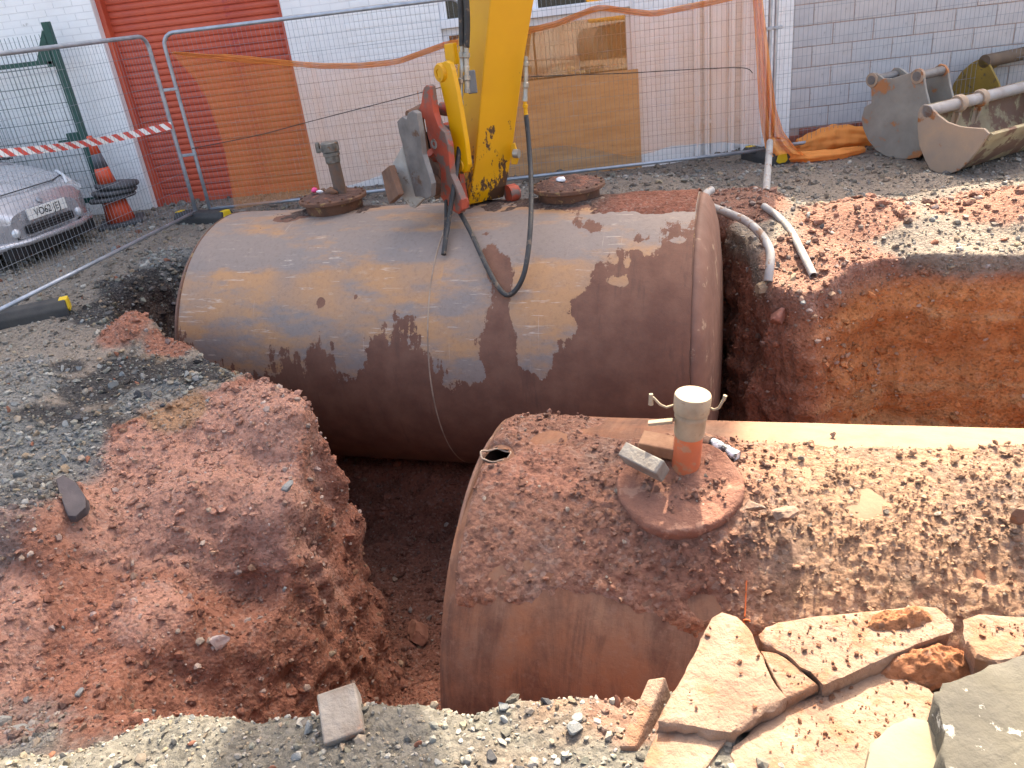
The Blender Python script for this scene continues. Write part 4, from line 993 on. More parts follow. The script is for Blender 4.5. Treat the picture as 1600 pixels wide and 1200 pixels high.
# ------------------------------------------------------------------ traffic cones
ORC = mat('cone_orange', (.72, .09, .03), (.58, .08, .035), 8, .55, 0, .2, 30, .003, c3=(.30, .10, .06), f3=.66)
SLV = mat('grey_sleeve', (.10, .105, .12), (.075, .08, .09), 8, .5, 0, .1)
BLKR = mat('cone_base', (.05, .052, .058), (.085, .085, .09), 5, .75, 0, .4, 30, .005)
cb = at_z(192, 350, 0.0); zc = gz(cb[0], cb[1])
cone = empty('traffic_cone', (cb[0], cb[1], zc)); tag(cone, 'tall orange traffic cone with grey bands in front of the gate', 'cone')
cone.rotation_euler = (0, R_(-3), 0)
def cring(b, z0, z1, R0, R1, c=(0, 0)): return b.lathe([(R0, z0), (R1, z1)], (c[0], c[1], 0), (0, 0, 1), 32)
def cr(z): return .165 - .135 * (z - .04) / 1.0
for nm, z0, z1, m in (('body', .05, .30, ORC), ('sleeve', .30, .50, SLV), ('body', .50, .68, ORC), ('sleeve', .68, .84, SLV), ('body', .84, 1.04, ORC)):
    b = MB(); b.lathe([(cr(z0), z0), (cr(z1), z1)] + ([(.012, 1.045)] if z1 > 1 else []), (0, 0, 0), (0, 0, 1), 32); obj(nm, b, m, cone, True)
def cone_base(par, z, w, h=.05, rot=0.3):
    b = MB(); c_, s_ = math.cos(rot), math.sin(rot); ax_ = np.array([[c_, s_, 0], [-s_, c_, 0], [0, 0, 1]])
    b.box((0, 0, z + h / 2), (w, w, h), ax_); return obj('base', b, BLKR, par, bevel=.018, seg=3)
cone_base(cone, 0, .50)
for k_, z in enumerate((.30, .37, .44)):
    b = MB(); b.lathe([(cr(z), z), (.26 - .01 * k_, z + .005), (.27 - .012 * k_, z + .02), (.26 - .01 * k_, z + .045), (cr(z) + .01, z + .06)], (.02 * k_, .01 * k_, 0), (.06 * (k_ - 1), .03, 1), 32); e_ = obj('spare_base', b, BLKR, None, True)
    e_.location = (cb[0], cb[1], zc); tag(e_, 'black rubber ring stacked on the traffic cone, %s' % ('lowest', 'middle', 'topmost')[k_], 'rubber ring', 'rubber rings on the cone')

# ------------------------------------------------------------------ parked car
pc_ = at_z(66, 326, .50); cyaw = R_(-19)
car = empty('parked_car', (pc_[0], pc_[1], gz(pc_[0] - .5, pc_[1]))); car.rotation_euler = (0, 0, cyaw); tag(car, 'silver hatchback parked behind the mesh fence', 'car')
SILV = mat('silver_paint', (.50, .50, .53), (.47, .47, .50), 3, .28, .55, 0, coat=.6); CARG = NT('car_glass').set((.02, .022, .025), .05, 0, .6)
BLKP = mat('black_plastic', (.018, .018, .02), None, 9, .5, 0, .1)
# stations: x (front = 0, backwards negative), half width, sill z, shoulder z, centre-top z
stn = [(0.02, .46, .26, .50, .56), (-.03, .60, .21, .56, .64), (-.12, .72, .19, .62, .70), (-.30, .80, .19, .70, .78), (-.60, .84, .19, .76, .87), (-.95, .85, .19, .82, .95), (-1.10, .85, .19, .86, .98), (-2.0, .86, .19, .93, .99), (-3.2, .85, .20, .95, 1.0), (-3.75, .80, .24, .93, .98), (-3.92, .70, .30, .85, .90)]
nS, nPf = len(stn), 19; v = []
for x, hw, zs, zsh, zc_ in stn:
    half = [(hw * .90, zs), (hw * .985, zs + .08), (hw, zs + .22 if zs + .22 < zsh else zsh - .1), (hw * .985, zsh - .06), (hw * .95, zsh), (hw * .84, zsh + (zc_ - zsh) * .45), (hw * .65, zsh + (zc_ - zsh) * .75), (hw * .4, zsh + (zc_ - zsh) * .93), (hw * .2, zc_ - .004), (0, zc_)]
    for y, z in half: v.append((x, y, z))
    for y, z in half[:-1][::-1]: v.append((x, -y, z))
b = MB(); b.add(v, [tuple(f) for f in grid_faces(nS, nPf)]); b.add([v[k_] for k_ in range(nPf)], [tuple(range(nPf))]); b.add([v[(nS - 1) * nPf + k_] for k_ in range(nPf)], [tuple(range(nPf))])
body = obj('body', b, SILV, car, True); sb = body.modifiers.new('s', 'SUBSURF'); sb.levels = 2; sb.render_levels = 2
gh = [(-1.02, .70, .93, .94), (-1.25, .68, .95, 1.10), (-1.75, .62, 1.0, 1.42), (-2.3, .60, 1.0, 1.47), (-3.1, .58, 1.0, 1.42), (-3.65, .60, .98, 1.15), (-3.85, .62, .94, .95)]
v = []
for x, hw, z0, z1 in gh: v += [(x, hw + .08, z0 - .03), (x, hw + .02, z0 + (z1 - z0) * .6), (x, hw * .88, z1 - .02), (x, hw * .5, z1), (x, 0, z1 + .01), (x, -hw * .5, z1), (x, -hw * .88, z1 - .02), (x, -hw - .02, z0 + (z1 - z0) * .6), (x, -hw - .08, z0 - .03)]
b = MB(); b.add(v, [tuple(f) for f in grid_faces(len(gh), 9)]); g_o = obj('windows', b, CARG, car, True); sb = g_o.modifiers.new('s', 'SUBSURF'); sb.levels = 2; sb.render_levels = 2
b = MB(); b.add([(x, y * .9, z + .012) for x, y, z in [q_ for k_, q_ in enumerate(v) if k_ // 9 in (2, 3, 4) and 2 <= k_ % 9 <= 6]], [tuple(f) for f in grid_faces(3, 5)]); rf = obj('roof', b, SILV, car, True); sb = rf.modifiers.new('s', 'SUBSURF'); sb.levels = 2; sb.render_levels = 2
for sy_ in (-1, 1):
    b = MB(); b.tube([(-1.04, sy_ * .76, .93), (-1.4, sy_ * .70, 1.17), (-1.75, sy_ * .60, 1.40), (-2.3, sy_ * .56, 1.45)], .035, 8); obj('pillar', b, SILV, car, True)
b = MB(); b.tube([(-.97, -.74, .925), (-.90, -.4, .965), (-.88, 0, .975), (-.90, .4, .965), (-.97, .74, .925)], .010, 6); obj('bonnet_gap', b, BLKP, car, True)
b = MB(); b.tube([(-.28, -.66, .725), (-.16, -.4, .715), (-.12, 0, .722), (-.16, .4, .715), (-.28, .66, .725)], .006, 6); obj('bonnet_gap', b, BLKP, car, True)
b = MB(); b.box((.045, 0, .36), (.05, .62, .085)); gr_ = obj('grille', b, BLKP, car, bevel=.01)
for k_ in range(3):
    b = MB(); b.bx(.066, .076, -.29, .29, .332 + k_ * .026, .338 + k_ * .026); obj('grille_bar', b, mat('grille_grey', (.10, .10, .11), None, 9, .4, .3, 0), gr_)
b = MB(); b.tube([(-.22, -.80, .27), (-.04, -.62, .255), (.045, -.35, .25), (.06, 0, .25), (.045, .35, .25), (-.04, .62, .255), (-.22, .80, .27)], .035, 10); obj('bumper_lip', b, SILV, car, True)
b = MB(); b.bx(-.1, .03, -.58, .58, .12, .24); obj('air_dam', b, BLKP, car)
LENS = NT('lamp_lens').set((.62, .64, .66), .12, .2, .6)
for sy_ in (-1, 1):
    b = MB(); b.lathe([(.001, .03), (.03, .026), (.045, .01), (.05, -.02)], (.02, sy_ * .43, .36), (1, sy_ * .25, 0), 20); obj('fog_lamp', b, LENS, car, True)
    b = MB(); b.add([(-.10, sy_ * .52, .66), (-.05, sy_ * .62, .56), (-.14, sy_ * .735, .57), (-.40, sy_ * .79, .70), (-.42, sy_ * .74, .765), (-.22, sy_ * .62, .735)], [(0, 1, 2, 3, 4, 5)]); hl = obj('headlight', b, LENS, car); sd_ = hl.modifiers.new('t', 'SOLIDIFY'); sd_.thickness = .03; sd_.offset = 0
    for xw in (-.68, -3.15):
        wc = np.array([xw, sy_ * .75, .29]); b = MB(); b.lathe([(.19, -.09), (.275, -.09), (.295, -.05), (.295, .05), (.275, .09), (.19, .09)], wc, (0, 1, 0), 36); wh = obj('wheel', b, RUB, car, auto=.6)
        b = MB(); b.lathe([(.19, .05), (.17, .03), (.06, .05), (.001, .055)], wc, (0, sy_, 0), 24); obj('rim', b, GALV, wh, auto=.5)
PLATE = NT('number_plate').set((.78, .78, .75), .4)
b = MB(); b.bx(.055, .068, -.26, .26, .445, .556); pl = obj('number_plate', b, PLATE, car, bevel=.003); pl['label'] = 'white number plate reading VO62 JEJ'
def text_mesh(name, s, size, m, parent, loc, rot, ext=.001):
    cu = bpy.data.curves.new(name, 'FONT'); cu.body = s; cu.size = size; cu.align_x = 'CENTER'; cu.align_y = 'CENTER'; cu.extrude = ext; cu.space_character = 1.05
    o = bpy.data.objects.new(name, cu); COL.objects.link(o); bpy.context.view_layer.update()
    me_ = bpy.data.meshes.new_from_object(o.evaluated_get(bpy.context.evaluated_depsgraph_get())); bpy.data.objects.remove(o)
    t_ = link_mesh(name, me_, m, parent); t_.location = loc; t_.rotation_euler = rot; return t_
tm = text_mesh('plate_lettering', 'VO62 JEJ', .098, BLKP, pl, (.0705, 0, .50), (R_(90), 0, R_(90)))
tm.scale = (.92, 1.05, 1)
b = MB(); b.lathe([(.035, 0), (.03, .006), (.001, .008)], (.01, 0, .60), (1, 0, .4), 16); obj('badge', b, GALV, car)
# ------------------------------------------------------------------ excavator: arm and quick hitch over the rear tank
YP = mat('yellow_paint', (.66, .335, .004), (.60, .295, .004), 1.2, .42, 0, .08, 20, .003)
n = NT('scratched_yellow')
sc_ = n.noise(1.0, 7, .72, n.map((9, 9, 5), (0, 0, 0), (.3, .2, .5)))
lowz = n.n('ShaderNodeSeparateXYZ'); n.l(n.co, lowz.inputs[0])
zf = n.ramp(lowz.outputs[2], [(.0, .19), (.30, .135), (.60, .06), (1.0, .0)])
c = n.mix(n.ramp(n.math('ADD', sc_, zf), [(.655, 0.0), (.68, 1.0)]), n.ramp(n.noise(2, 4), [(.3, (.66, .33, .004)), (.7, (.58, .275, .004))]), (.075, .038, .02))
n.bump(n.ramp(n.math('ADD', sc_, zf), [(.64, 1.0), (.68, 0.0)]), .3, .003)
YS = n.set(c, .45, 0, .4)
REDH = mat('red_hitch', (.44, .072, .034), (.30, .06, .038), 6, .6, 0, .4, 30, .005, c3=(.17, .11, .09), f3=.50, s3=6)
GREYS = mat('worn_steel', (.135, .125, .12), (.21, .195, .185), 7, .5, .35, .5, 40, .006, c3=(.13, .075, .05), f3=.60, s3=8)
PALE = mat('scuffed_pale', (.42, .40, .36), (.30, .28, .25), 8, .75, 0, .5, 40, .005, c3=(.20, .14, .10), f3=.58, s3=10)
BRN = mat('brown_rust', (.20, .105, .065), (.12, .068, .048), 8, .8, 0, .5, 40, .006)
HOSE = mat('hose_rubber', (.022, .023, .025), (.04, .038, .036), 12, .6, 0, .3, 60, .003, c3=(.12, .085, .06), f3=.56, s3=18)
ZINC = mat('zinc_fitting', (.42, .40, .34), (.28, .27, .24), 12, .4, .5, .3, 60, .003)
AY = 6.40
ex = empty('excavator', at_y(770, 318, AY)); EO = np.array(ex.location); tag(ex, 'yellow excavator arm with red quick hitch reaching down over the rear tank', 'excavator')
PH = R_(24); XA = np.array([math.cos(PH), math.sin(PH), 0]); XB = np.array([-math.sin(PH), math.cos(PH), 0])   # pin axis / away from the camera
def AP(px, py, Y=AY): return at_y(px, py, Y) - EO
# arm: loft of rectangles from the nose up out of the picture
f0 = AP(733, 322); f1 = AP(742, 262); f2 = AP(756, 100); f3_ = AP(766, 0)
dirt = (f3_ - f1) / np.linalg.norm(f3_ - f1); top = f3_ + dirt * 1.9
secs = [(f0 + XB * .03, .33, .20), (f0 + dirt * .10, .325, .30), (f1 + dirt * .05, .325, .38), (f2, .345, .50), (f3_, .37, .56), (top, .38, .62)]
v = []
for p, w_, d_ in secs: v += [p, p + XA * w_, p + XA * w_ + XB * d_, p + XB * d_]
b = MB(); b.add(v, [tuple(f) for f in grid_faces(len(secs), 4, True)] + [(3, 2, 1, 0), tuple(len(v) - 4 + k_ for k_ in range(4))]); obj('arm', b, YS, ex, bevel=.012, seg=3)
# boom running back over the camera side to the machine, and the machine itself
bt = top + XA * .19 + XB * .3
bp = [bt + np.array([-.05, .2, .15]), bt + np.array([-.05, -1.7, .75]), bt + np.array([.6, -4.3, .35]), bt + np.array([1.2, -8.0, -1.6]), bt + np.array([1.5, -9.6, -2.9])]
v = []
for p, h_ in zip(bp, (.30, .52, .60, .52, .36)):
    dv = np.array([.35, -.94, 0]); sd_ = np.array([.94, .35, 0]); up = np.array([0, 0, 1.0])
    v += [p - sd_ * .2 - up * h_ / 2, p + sd_ * .2 - up * h_ / 2, p + sd_ * .2 + up * h_ / 2, p - sd_ * .2 + up * h_ / 2]
b = MB(); b.add(v, [tuple(f) for f in grid_faces(len(bp), 4, True)] + [(3, 2, 1, 0), tuple(len(v) - 4 + k_ for k_ in range(4))]); obj('boom', b, YP, ex, bevel=.02)
mc = bp[-1] + np.array([.1, -1.6, 0]); mz = -EO[2]; mx = np.array([[.94, .35, 0], [-.35, .94, 0], [0, 0, 1]])
def mbx(bb, o, d): return bb.box(np.array([mc[0], mc[1], mz]) + mx.T @ np.array(o, float), d, mx)
b = MB(); mbx(b, (0, -.3, 1.15), (2.3, 2.6, .35)); mbx(b, (.55, -.7, 1.65), (1.1, 1.8, .7)); obj('house', b, YP, ex, bevel=.06)
b = MB(); mbx(b, (0, -1.75, 1.45), (2.35, .55, .95)); obj('counterweight', b, YP, ex, bevel=.12)
b = MB(); mbx(b, (-.65, .35, 2.05), (.95, 1.5, 1.55)); cab_ = obj('cab', b, YP, ex, bevel=.05)
b = MB(); mbx(b, (-.65, 1.105, 2.2), (.8, .02, 1.1)); obj('cab_window', b, GLASS, cab_)
for sg in (-1, 1):
    b = MB(); prof = []
    for k_ in range(20):
        a = 2 * math.pi * k_ / 20; prof.append((math.cos(a) * .42 + (1.2 if math.cos(a) > 0 else -1.2), math.sin(a) * .42 + .42))
    b.prism([np.array([mc[0], mc[1], mz]) + mx.T @ np.array([sg * 1.0 - .25, y_, z_]) for y_, z_ in prof], mx.T @ np.array([.5, 0, 0])); obj('track', b, RUB, ex, bevel=.03)
# bucket link beside the arm
def plate(name, pts, N, m, thick, Y=AY, parent=ex, bev=.006, off=0.0):
    """outlined plate standing in the vertical plane with normal N"""
    N = np.array([N[0], N[1], 0.0]); N /= np.linalg.norm(N); c0 = at_y(*pts[0], Y) + N * off
    P_ = [at_pl(x, y, c0, N) - EO for x, y in pts]
    bb = MB(); bb.prism(P_, N * thick); return obj(name, bb, m, parent, bevel=bev)
NL = (-.62, -.78)
lk = plate('bucket_link', [(689, 110), (693, 98), (702, 94), (709, 97), (713, 108), (720, 140), (727, 180), (734, 222), (738, 255), (735, 266), (726, 267), (718, 257), (711, 212), (703, 168), (693, 126)], NL, YP, .05, 6.33)
def boss(px, py, r, Y, m, par, L=.06, N=NL):
    N = np.array([N[0], N[1], 0.0]); N /= np.linalg.norm(N); bb = MB(); bb.lathe([(r, -.02), (r, L * .8), (r * .85, L), (r * .45, L), (r * .4, L * .8), (.001, L * .8)], at_y(px, py, Y) - EO, N, 24); return obj('pin_boss', bb, m, par, auto=.6)
boss(699, 112, .07, 6.32, YS, lk, .08, (-.80, -.6)); boss(728, 255, .07, 6.30, YS, lk, .08, (-.80, -.6))
plate('link_lug', [(700, 68), (714, 66), (718, 100), (702, 92)], NL, YP, .05, 6.5)
b = MB(); b.tube([AP(803, 240, 6.46), AP(811, 240, 6.44)], .035, 16); obj('pin_end', b, ZINC, ex, auto=.6); plate('pin_keeper', [(799, 226), (805, 222), (812, 245), (809, 256), (800, 256)], (-.3, -.95), YP, .03, 6.5)
b = MB(); b.lathe([(.075, -.02), (.075, .05), (.06, .07), (.001, .07)], AP(797, 303, 6.5), XA, 24); obj('pin_boss', b, REDH, ex, auto=.6)
# quick hitch
hp_ = plate('hitch_plate', [(671, 135), (676, 131), (681, 134), (683, 150), (687, 175), (694, 195), (704, 205), (709, 225), (711, 250), (713, 270), (722, 290), (730, 310), (731, 325), (725, 332), (716, 327), (706, 318), (697, 305), (698, 285), (697, 262), (690, 242), (682, 230), (676, 205), (673, 185), (664, 178), (662, 170), (667, 160)], (-.80, -.60), REDH, .055, 6.30)
boss(686, 223, .042, 6.27, PALE, hp_, .05, (-.8, -.6)); boss(724, 316, .05, 6.28, REDH, hp_, .03, (-.8, -.6))
plate('hitch_plate', [(700, 190), (712, 200), (722, 240), (728, 290), (735, 325), (722, 322), (712, 280), (705, 240)], (-.80, -.60), REDH, .05, 6.52)
for (x0_, y0_, x1_, y1_, r_, m) in ((664, 172, 640, 184, .055, BRN), (690, 170, 712, 172, .05, REDH), (700, 290, 670, 288, .085, BRN), (690, 255, 672, 238, .035, REDH), (695, 205, 715, 208, .045, REDH)):
    b = MB(); b.tube([AP(x0_, y0_, 6.42), AP(x1_, y1_, 6.34)], r_, 18); obj('hitch_pin', b, m, ex, auto=.6)
gp_ = plate('carrier_plate', [(628, 188), (636, 180), (643, 184), (645, 175), (652, 171), (659, 175), (664, 205), (668, 240), (676, 265), (682, 285), (681, 305), (673, 309), (664, 305), (656, 305), (650, 280), (640, 240), (636, 222), (631, 205)], (-.72, -.69), GREYS, .05, 6.26)
for px, py, w_, h_ in ((651, 195, 4, 17), (651, 230, 4, 16), (643, 222, 3, 6), (652, 258, 5, 9), (660, 290, 5, 8)):
    plate('slot', [(px - w_, py - h_ * .8), (px, py - h_), (px + w_, py - h_ * .6), (px + w_, py + h_ * .8), (px, py + h_), (px - w_, py + h_ * .5)], (-.72, -.69), BLKP, .006, 6.26, gp_, 0, .052)
b = MB(); b.lathe([(.022, 0), (.022, .03), (.001, .035)], AP(659, 256, 6.20), (-.72, -.69, 0), 6); obj('nut', b, ZINC, gp_)
plate('carrier_plate', [(650, 180), (662, 178), (670, 230), (690, 262), (700, 300), (686, 310), (672, 280), (662, 235)], (-.72, -.69), BRN, .04, 6.5)
plate('back_plate', [(636, 225), (640, 240), (650, 285), (658, 306), (668, 308), (655, 322), (648, 320), (635, 305), (627, 285), (618, 258)], (-.55, -.83), PALE, .06, 6.30)
plate('edge_plate', [(605, 267), (611, 262), (617, 257), (626, 285), (632, 303), (617, 317), (612, 300)], (-.85, -.45), BRN, .05, 6.34)
plate('hitch_body', [(668, 205), (676, 203), (684, 235), (692, 255), (696, 288), (680, 285), (672, 245)], (-.5, -.85), BLKP, .03, 6.48)
# hoses and fittings
def hose(pts, r_, m=HOSE, nm='hose'):
    P = np.array([AP(x, y, Y) for x, y, Y in pts]); k_ = len(P); t_ = np.arange(k_); tt = np.linspace(0, k_ - 1, k_ * 7)
    # Catmull-Rom
    out = []
    for t in tt:
        i_ = min(int(t), k_ - 2); f = t - i_; p0, p1, p2, p3 = P[max(i_ - 1, 0)], P[i_], P[i_ + 1], P[min(i_ + 2, k_ - 1)]
        out.append(.5 * ((2 * p1) + (-p0 + p2) * f + (2 * p0 - 5 * p1 + 4 * p2 - p3) * f * f + (-p0 + 3 * p1 - 3 * p2 + p3) * f ** 3))
    bb = MB(); bb.tube(out, r_, 12); return obj(nm, bb, m, ex, True)
hose([(715, -120, 6.32), (718, -30, 6.30), (721, 30, 6.30), (722, 72, 6.30)], .022); hose([(724, -120, 6.28), (727, -30, 6.27), (730, 30, 6.27), (729, 74, 6.28)], .022)
def fit(x0_, y0_, x1_, y1_, Y, r_, m=ZINC):
    p, q_ = AP(x0_, y0_, Y), AP(x1_, y1_, Y); d = q_ - p; L = np.linalg.norm(d); d /= L
    bb = MB(); bb.lathe([(r_ * .8, 0), (r_ * .8, L * .25), (r_ * 1.15, L * .28), (r_ * 1.15, L * .45), (r_ * .85, L * .5), (r_ * .85, L * .8), (r_, L * .83), (r_, L)], p, d, 10); return obj('hose_fitting', bb, m, ex, auto=.5)
fit(722, 70, 722, 112, 6.30, .02); fit(729, 72, 729, 110, 6.28, .022); fit(729, 108, 730, 145, 6.28, .024); fit(721, 112, 720, 150, 6.29, .019); fit(720, 148, 720, 182, 6.29, .019)
b = MB(); b.box(AP(737, 128, 6.30), (.07, .05, .16)); obj('hose_clamp', b, mat('grey_bracket', (.17, .175, .18), None, 9, .5, .2, .2), ex, bevel=.008)
def t1y(px, py, gap=.035):
    """distance of a point just in front of the rear tank's plate"""
    ax_, nn_ = tank_axes(T1Y); v_ = _ray(px, py); o_ = CAMP - T1C; Rr = T1R + gap
    A_ = (v_ @ nn_) ** 2 + v_[2] ** 2; B_ = 2 * ((o_ @ nn_) * (v_ @ nn_) + o_[2] * v_[2]); K_ = (o_ @ nn_) ** 2 + o_[2] ** 2 - Rr * Rr; D_ = B_ * B_ - 4 * A_ * K_
    return 6.3 if D_ < 0 else (CAMP + v_ * ((-B_ - math.sqrt(D_)) / (2 * A_)))[1]
hose([(720, 178, 6.29), (719, 215, 6.26), (714, 262, 6.18), (707, 305, 6.08), (701, 345, t1y(701, 345, .1)), (696, 375, t1y(696, 375, .06)), (693, 398, t1y(693, 398, .03))], .019)
hose([(697, 312, 6.2), (697, 340, t1y(697, 340, .06)), (695, 372, t1y(695, 372, .04)), (693, 396, t1y(693, 396, .02))], .014)
fit(822, 88, 822, 120, 6.42, .017); fit(822, 118, 820, 158, 6.42, .021); fit(820, 156, 822, 182, 6.42, .018, YP)
hose([(822, 180, 6.42), (826, 220, 6.34), (829, 262, 6.2), (830, 305, 5.95)] + [(x, y, t1y(x, y, g_2)) for x, y, g_2 in ((829, 350, .16), (825, 395, .12), (818, 430, .08), (806, 453, .04), (792, 461, .03), (778, 448, .03), (762, 420, .04), (748, 390, .04), (734, 360, .05))] + [(722, 338, t1y(722, 338, .06)), (716, 327, 6.2)], .0185)

# ------------------------------------------------------------------ spare buckets by the block wall
def plate_outline(pts, c0, N): return [at_pl(x, y, c0, N) for x, y in pts]
def bucket(name, label, pts, shell_idx, base_px, axis_px_dir, W, mats, Y0, tubes, ears=None, inner=None):
    """side plate traced in the plane square to the bucket's width, then swept across that width"""
    N = np.array([*axis_px_dir, 0.0]); N /= np.linalg.norm(N)
    c0 = at_z(*base_px, gz(*at_z(*base_px, 0)[:2])); P_ = plate_outline(pts, c0, N); O_ = np.array(c0)
    e = empty(name, O_); tag(e, label, 'bucket', 'excavator buckets by the wall')
    P_ = [p - O_ for p in P_]
    for k_, o_ in enumerate((0.0, W)):
        bb = MB(); bb.prism([p + N * o_ for p in P_], N * .03); obj('side_plate', bb, mats[0], e, bevel=.006)
    S_ = [P_[k_] for k_ in shell_idx]; cen_ = np.mean(P_, axis=0)
    S_ = [p + (cen_ - p) * .03 for p in S_]; S2 = [p + (cen_ - p) * .07 for p in S_]
    v = []
    for p in S_: v += [p + N * .005, p + N * (W + .02)]
    for p in S2[::-1]: v += [p + N * .005, p + N * (W + .02)]
    m_ = len(S_) * 2; bb = MB(); bb.add(v, [(2 * i_, 2 * i_ + 1, (2 * i_ + 3) % (2 * m_), (2 * i_ + 2) % (2 * m_)) for i_ in range(m_)]); obj('back_shell', bb, mats[1], e, auto=.5)
    for (px, py, r_, o0, o1, m) in tubes:
        c_ = at_pl(px, py, c0, N) - O_; bb = MB(); bb.tube([c_ + N * o0, c_ + N * o1], r_, 18); obj('cross_tube', bb, m, e, auto=.6)
    return e, N, P_, O_, c0
RST = mat('rusted_bucket', (.40, .285, .195), (.29, .235, .19), 3.5, .75, 0, .5, 30, .006, c3=(.30, .12, .045), f3=.57, s3=4)
RSG = mat('grey_bucket', (.30, .275, .235), (.19, .175, .155), 3.0, .7, 0, .5, 30, .006, c3=(.38, .16, .065), f3=.54, s3=3.0)
OLV = mat('olive_bucket', (.36, .31, .185), (.25, .19, .115), 5, .75, 0, .4, 30, .005, c3=(.16, .09, .06), f3=.49, s3=4)
RBI = mat('rust_inside', (.16, .095, .072), (.24, .175, .135), 5, .85, 0, .5, 30, .006)
YB = mat('mustard_bucket', (.30, .185, .025), (.21, .13, .025), 4, .6, 0, .4, 30, .005, c3=(.12, .08, .04), f3=.58)
p1 = [(1434, 177), (1437, 168), (1443, 163), (1451, 165), (1465, 180), (1480, 191), (1500, 198), (1520, 200), (1537, 201), (1545, 209), (1538, 220), (1525, 238), (1510, 255), (1497, 267), (1482, 272), (1467, 271), (1453, 265), (1445, 250), (1436, 228), (1433, 200)]
e1 = bucket('grading_bucket', 'wide pale rusty grading bucket lying nearest the pit', p1, [2, 1, 0, 19, 18, 17, 16, 15, 14, 13, 12, 11, 10, 9], (1482, 272), (.90, .44), 1.7, (RST, OLV), 7.5, [(1449, 174, .055, -.0, 1.72, mat('tube_grey', (.36, .34, .33), (.27, .24, .22), 6, .6, .1, .3))])
e_, N_, P_, O_, c0 = e1
b = MB(); q0 = at_pl(1545, 209, c0, N_) - O_; q1 = at_pl(1525, 238, c0, N_) - O_; dq = (q1 - q0); b.prism([q0 + N_ * .03, q0 + dq * .35 + N_ * .03, q0 + dq * .35 + N_ * 1.7, q0 + N_ * 1.7], np.cross(N_, dq / np.linalg.norm(dq)) * -.025); obj('cutting_edge', b, OLV, e_)
for o_ in (.42, .75):
    c_ = at_pl(1449, 174, c0, N_) - O_; b = MB(); b.lathe([(.075, 0), (.085, .02), (.085, .06), (.075, .08)], c_ + N_ * o_, N_, 18); obj('collar', b, RST, e_, auto=.6)
    lo_ = at_pl(1437, 215, c0, N_) - O_; b = MB(); b.prism([c_ + N_ * o_ + np.array([0, 0, .02]), c_ + N_ * o_ + np.array([.03, -.02, -.1]), lo_ + N_ * o_ + np.array([.05, 0, 0]), lo_ + N_ * o_], N_ * .03); obj('gusset', b, RST, e_)
p2 = [(1354, 127), (1355, 119), (1360, 114), (1368, 114), (1374, 118), (1380, 123), (1392, 123), (1408, 118), (1422, 114), (1430, 108), (1438, 110), (1443, 118), (1446, 140), (1451, 160), (1456, 180), (1456, 205), (1448, 232), (1436, 246), (1418, 249), (1400, 248), (1384, 244), (1369, 235), (1356, 219), (1348, 200), (1346, 185), (1350, 168), (1361, 161), (1361, 140)]
e2 = bucket('digging_bucket', 'narrow grey and rust digging bucket against the block wall', p2, [27, 26, 25, 24, 23, 22, 21, 20, 19, 18, 17, 16], (1412, 249), (.90, .44), .36, (RSG, RBI), 8.3, [(1363, 125, .045, -.02, .40, GREYS), (1434, 119, .045, -.02, .40, GREYS)])
e_, N_, P_, O_, c0 = e2
for (px, py) in ((1363, 125), (1434, 119)):
    c_ = at_pl(px, py, c0, N_) - O_; b = MB(); b.lathe([(.07, -.02), (.07, .012), (.04, .012), (.04, -.004), (.001, -.004)], c_, -N_, 20); obj('pin_boss', b, RST, e_, auto=.5)
p3 = [(1480, 165), (1483, 150), (1490, 130), (1502, 112), (1518, 98), (1533, 91), (1545, 100), (1560, 130), (1566, 160), (1560, 185), (1530, 196), (1500, 190), (1486, 180)]
e3 = bucket('yellow_bucket', 'mustard yellow digging bucket partly hidden behind the grading bucket', p3, [5, 4, 3, 2, 1, 0, 12, 11, 10, 9, 8], (1528, 205), (.92, .38), 1.0, (YB, YB), 8.8, [(1538, 96, .07, .0, 1.02, mat('tube_brown', (.15, .10, .065), (.10, .07, .05), 6, .8, 0, .4))])

# ------------------------------------------------------------------ plastic ducts and post by the pit edge
DUCT = mat('grey_duct', (.37, .365, .355), (.28, .27, .26), 8, .65, 0, .3, 40, .004, c3=(.25, .155, .105), f3=.55, s3=12)
def spline(P, k=8):
    P = np.array(P, float); n_ = len(P); out = []
    for i_ in range(n_ - 1):
        p0, p1, p2, p3 = P[max(i_ - 1, 0)], P[i_], P[i_ + 1], P[min(i_ + 2, n_ - 1)]
        for f in np.linspace(0, 1, k, endpoint=False): out.append(.5 * ((2 * p1) + (-p0 + p2) * f + (2 * p0 - 5 * p1 + 4 * p2 - p3) * f * f + (-p0 + 3 * p1 - 3 * p2 + p3) * f ** 3))
    return out + [P[-1]]
def duct(pts, r_, label, name='plastic_duct', grp='grey ducts at the pit edge'):
    P = spline([at_y(x, y, Y) for x, y, Y in pts]); b = MB(); b.tube(P, r_, 12, cap=False)
    o = obj(name, b, DUCT, None, True); sd_ = o.modifiers.new('t', 'SOLIDIFY'); sd_.thickness = .004
    tag(o, label, 'pipe', grp); return o
D1 = [(1112, 297, 6.75), (1104, 302, 6.68), (1102, 313, 6.55), (1112, 323, 6.42), (1140, 334, 6.25), (1168, 347, 6.05), (1190, 368, 5.88), (1203, 392, 5.72), (1203, 415, 5.62), (1200, 440, 5.56)]
D2 = [(1193, 322, 6.62), (1215, 338, 6.42), (1235, 360, 6.15), (1252, 392, 5.80), (1262, 412, 5.62), (1271, 431, 5.48)]
duct(D1, .033, 'kinked pale grey duct drooping over the pit edge next to the tank')
duct(D2, .029, 'straighter pale grey duct lying on the bank away from the tank')
pp = [at_y(1203, 222, 8.5), at_y(1197, 300, 7.1)]
